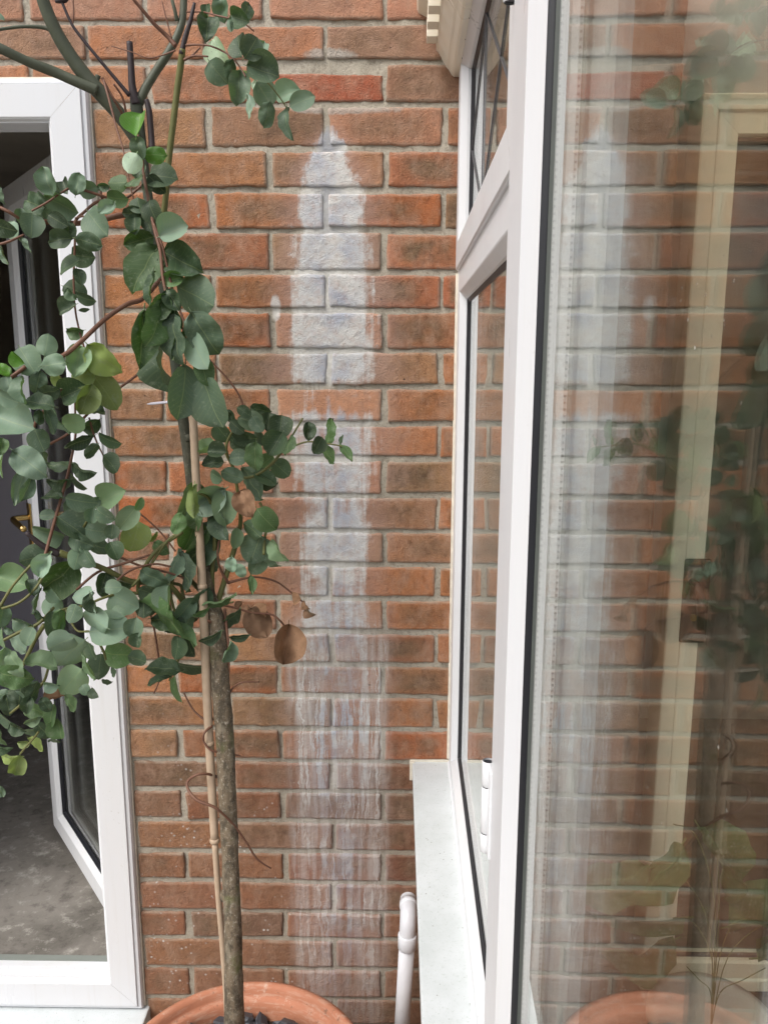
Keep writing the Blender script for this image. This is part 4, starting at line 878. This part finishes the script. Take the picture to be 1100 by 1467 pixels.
leaves += grp(-.40, """29 996 32 27 100 a;27 999 20 16 80 b;8 998 28 15 30 b;52 1018 36 17 20 h;74 1026 34 22 95 h;101 1007 28 18 70 h;122 988 16 14 60 b;137 992 17 15 50 a;153 977 15 9 20 a;162 963 15 9 80 a;48 992 32 13 120 a;50 982 24 9 0 a;62 1048 31 22 60 a;86 1044 30 28 80 h;47 1032 30 12 150 i;14 1034 42 22 40 b;26 1043 26 17 20 a;43 1047 24 12 160 b;78 1062 16 7 20 a;35 1064 18 12 180 d;52 1066 28 17 45 d;16 1084 28 15 200 d;25 1097 34 21 105 d;3 1058 22 11 60 b;4 1071 26 15 30 a;1 1134 18 9 60 b;40 1010 26 18 100 a;12 1010 30 18 80 a;66 1010 24 16 60 a""")
leaves += grp(-.40, "78 998 28 16 0 e;352 721 40 31 60 e", .01)
leaves += grp(-.33, """219 769 20 6 310 d;230 785 26 19 40 h;274 719 56 33 120 i;278 718 46 12 110 d;299 716 56 38 150 c;321 727 52 33 90 i;255 750 32 22 120 h;274 767 48 39 110 h;289 785 60 38 130 a;266 819 58 25 80 b;251 811 50 24 100 b;220 829 42 28 30 b;242 857 38 29 90 b;215 849 30 25 30 a;289 862 42 22 130 a;181 834 24 12 340 a;163 839 22 19 100 b;212 870 26 20 20 a;244 888 100 13 28 h;266 872 38 23 130 b;270 888 38 19 110 b;241 890 50 25 20 a;206 872 26 24 90 a;254 928 34 27 100 a;272 926 32 27 70 a;234 955 46 19 180 a;277 955 46 21 28 a;228 975 36 11 165 a;254 988 38 17 68 h;259 905 42 16 10 a;301 914 38 15 145 a;332 888 38 16 325 a;326 934 32 15 110 b;343 914 31 12 350 a;314 864 50 9 0 h;288 879 26 9 140 h;281 745 34 24 100 h""", .04)
leaves += grp(-.31, """319 620 30 25 60 a;340 612 26 19 40 a;364 601 32 24 20 b;359 603 36 28 200 a;369 608 26 20 60 b;373 588 30 18 20 a;385 605 28 25 280 a;402 612 35 33 100 a;395 636 37 35 120 a;414 638 30 15 100 h;369 628 24 18 280 b;343 634 30 24 20 a;350 627 36 21 10 a;341 656 27 25 180 b;364 655 42 28 100 h;382 661 26 23 320 h;311 647 27 24 180 a;305 663 30 20 170 a;295 646 38 16 155 i;310 682 22 17 200 a;403 672 30 28 40 a;380 685 36 20 20 a;378 694 36 15 15 a;333 681 32 22 200 b;362 693 54 29 60 b;381 745 40 36 50 h;362 759 32 26 210 a;366 787 44 43 110 b;399 790 38 19 55 i;369 808 31 24 120 b;388 806 28 12 50 b;319 754 42 28 60 b;338 771 30 15 100 i;305 783 70 12 92 b;442 618 27 18 90 a;456 638 26 20 120 a;472 618 37 16 280 h;470 651 31 15 60 h;496 648 30 12 55 h;489 630 15 5 280 a;361 837 27 10 92 h;331 810 24 17 100 c;345 818 22 15 60 c;330 596 20 14 60 a;350 590 22 16 30 a""", .05)
leaves += grp(-.26, "421 858 19 10 80 e;439 867 15 9 60 e;444 877 16 10 40 e;411 923 56 44 95 e;370 892 48 40 60 e;372 876 24 15 20 e;343 867 14 8 300 e", .01)
rnd = random.Random(3); nl = 0
for Y, spread, (x, y, L, W_, a, cc) in leaves:
    cc = cc.strip(); col = TM[cc]; v = rnd.uniform(.8, 1.5); g_ = rnd.uniform(-.06, .12); m_ = sum(col)/3; col = tuple(min(.9, (q+(m_-q)*g_)*v) for q in col)
    o = put_leaf(x, y, L*1.03, W_*1.03, a+rnd.uniform(-4, 4), col, Y+rnd.uniform(-spread, spread), tree, rnd, cc == 'e'); nl += 1
    if cc == 'e' and W_ > 25: o['label'] = 'dry brown curled leaf'

# bamboo cane beside the trunk
cane = tag(empty('bamboo_cane', (-.30, -.40, .3)), 'pale bamboo cane standing against the tree trunk', 'cane')
cps = [(276, 578, -.29, 12), (282, 700, -.30, 12), (288, 800, -.31, 12.5), (293, 900, -.32, 13), (297, 1000, -.335, 13), (302, 1100, -.355, 12.5), (308, 1205, -.375, 12)]
limb('cane', cps, 'cane', 12, 0, 5, cane)
limb('cane', [(308, 1206, -.376, 9), (313, 1280, -.385, 9), (319, 1350, -.39, 9), (324, 1420, -.40, 9), (328, 1500, -.41, 9)], 'cane', 12, 0, 5, cane)
for x, y, Y in ((308, 1204, -.375), (290, 840, -.315), (300, 1065, -.35)):
    limb('node_ring', [(x-.2, y-3, Y, 13), (x, y, Y, 15), (x+.2, y+3, Y, 13)], 'cane', 12, 0, 2, cane)
tg = MB(); a, b = at(211, 579, -.30), at(272, 573, -.30); tg.tube([a, a+(b-a)*.1, b], [.0006, .0022, .002], 6); tag(tg.build('plant_tie', M['tie']), 'thin pale plastic tie sticking out beside the upper trunk', 'plant tie')

# keep parts where they were modelled although their empties stand elsewhere
bpy.context.view_layer.update()
for o in list(bpy.data.objects):
    p = o.parent
    if p is not None and p.type == 'EMPTY':
        mw = o.matrix_basis.copy()
        if p in (pav, blocker): continue
        o.matrix_parent_inverse = Matrix.Translation(p.location).inverted()
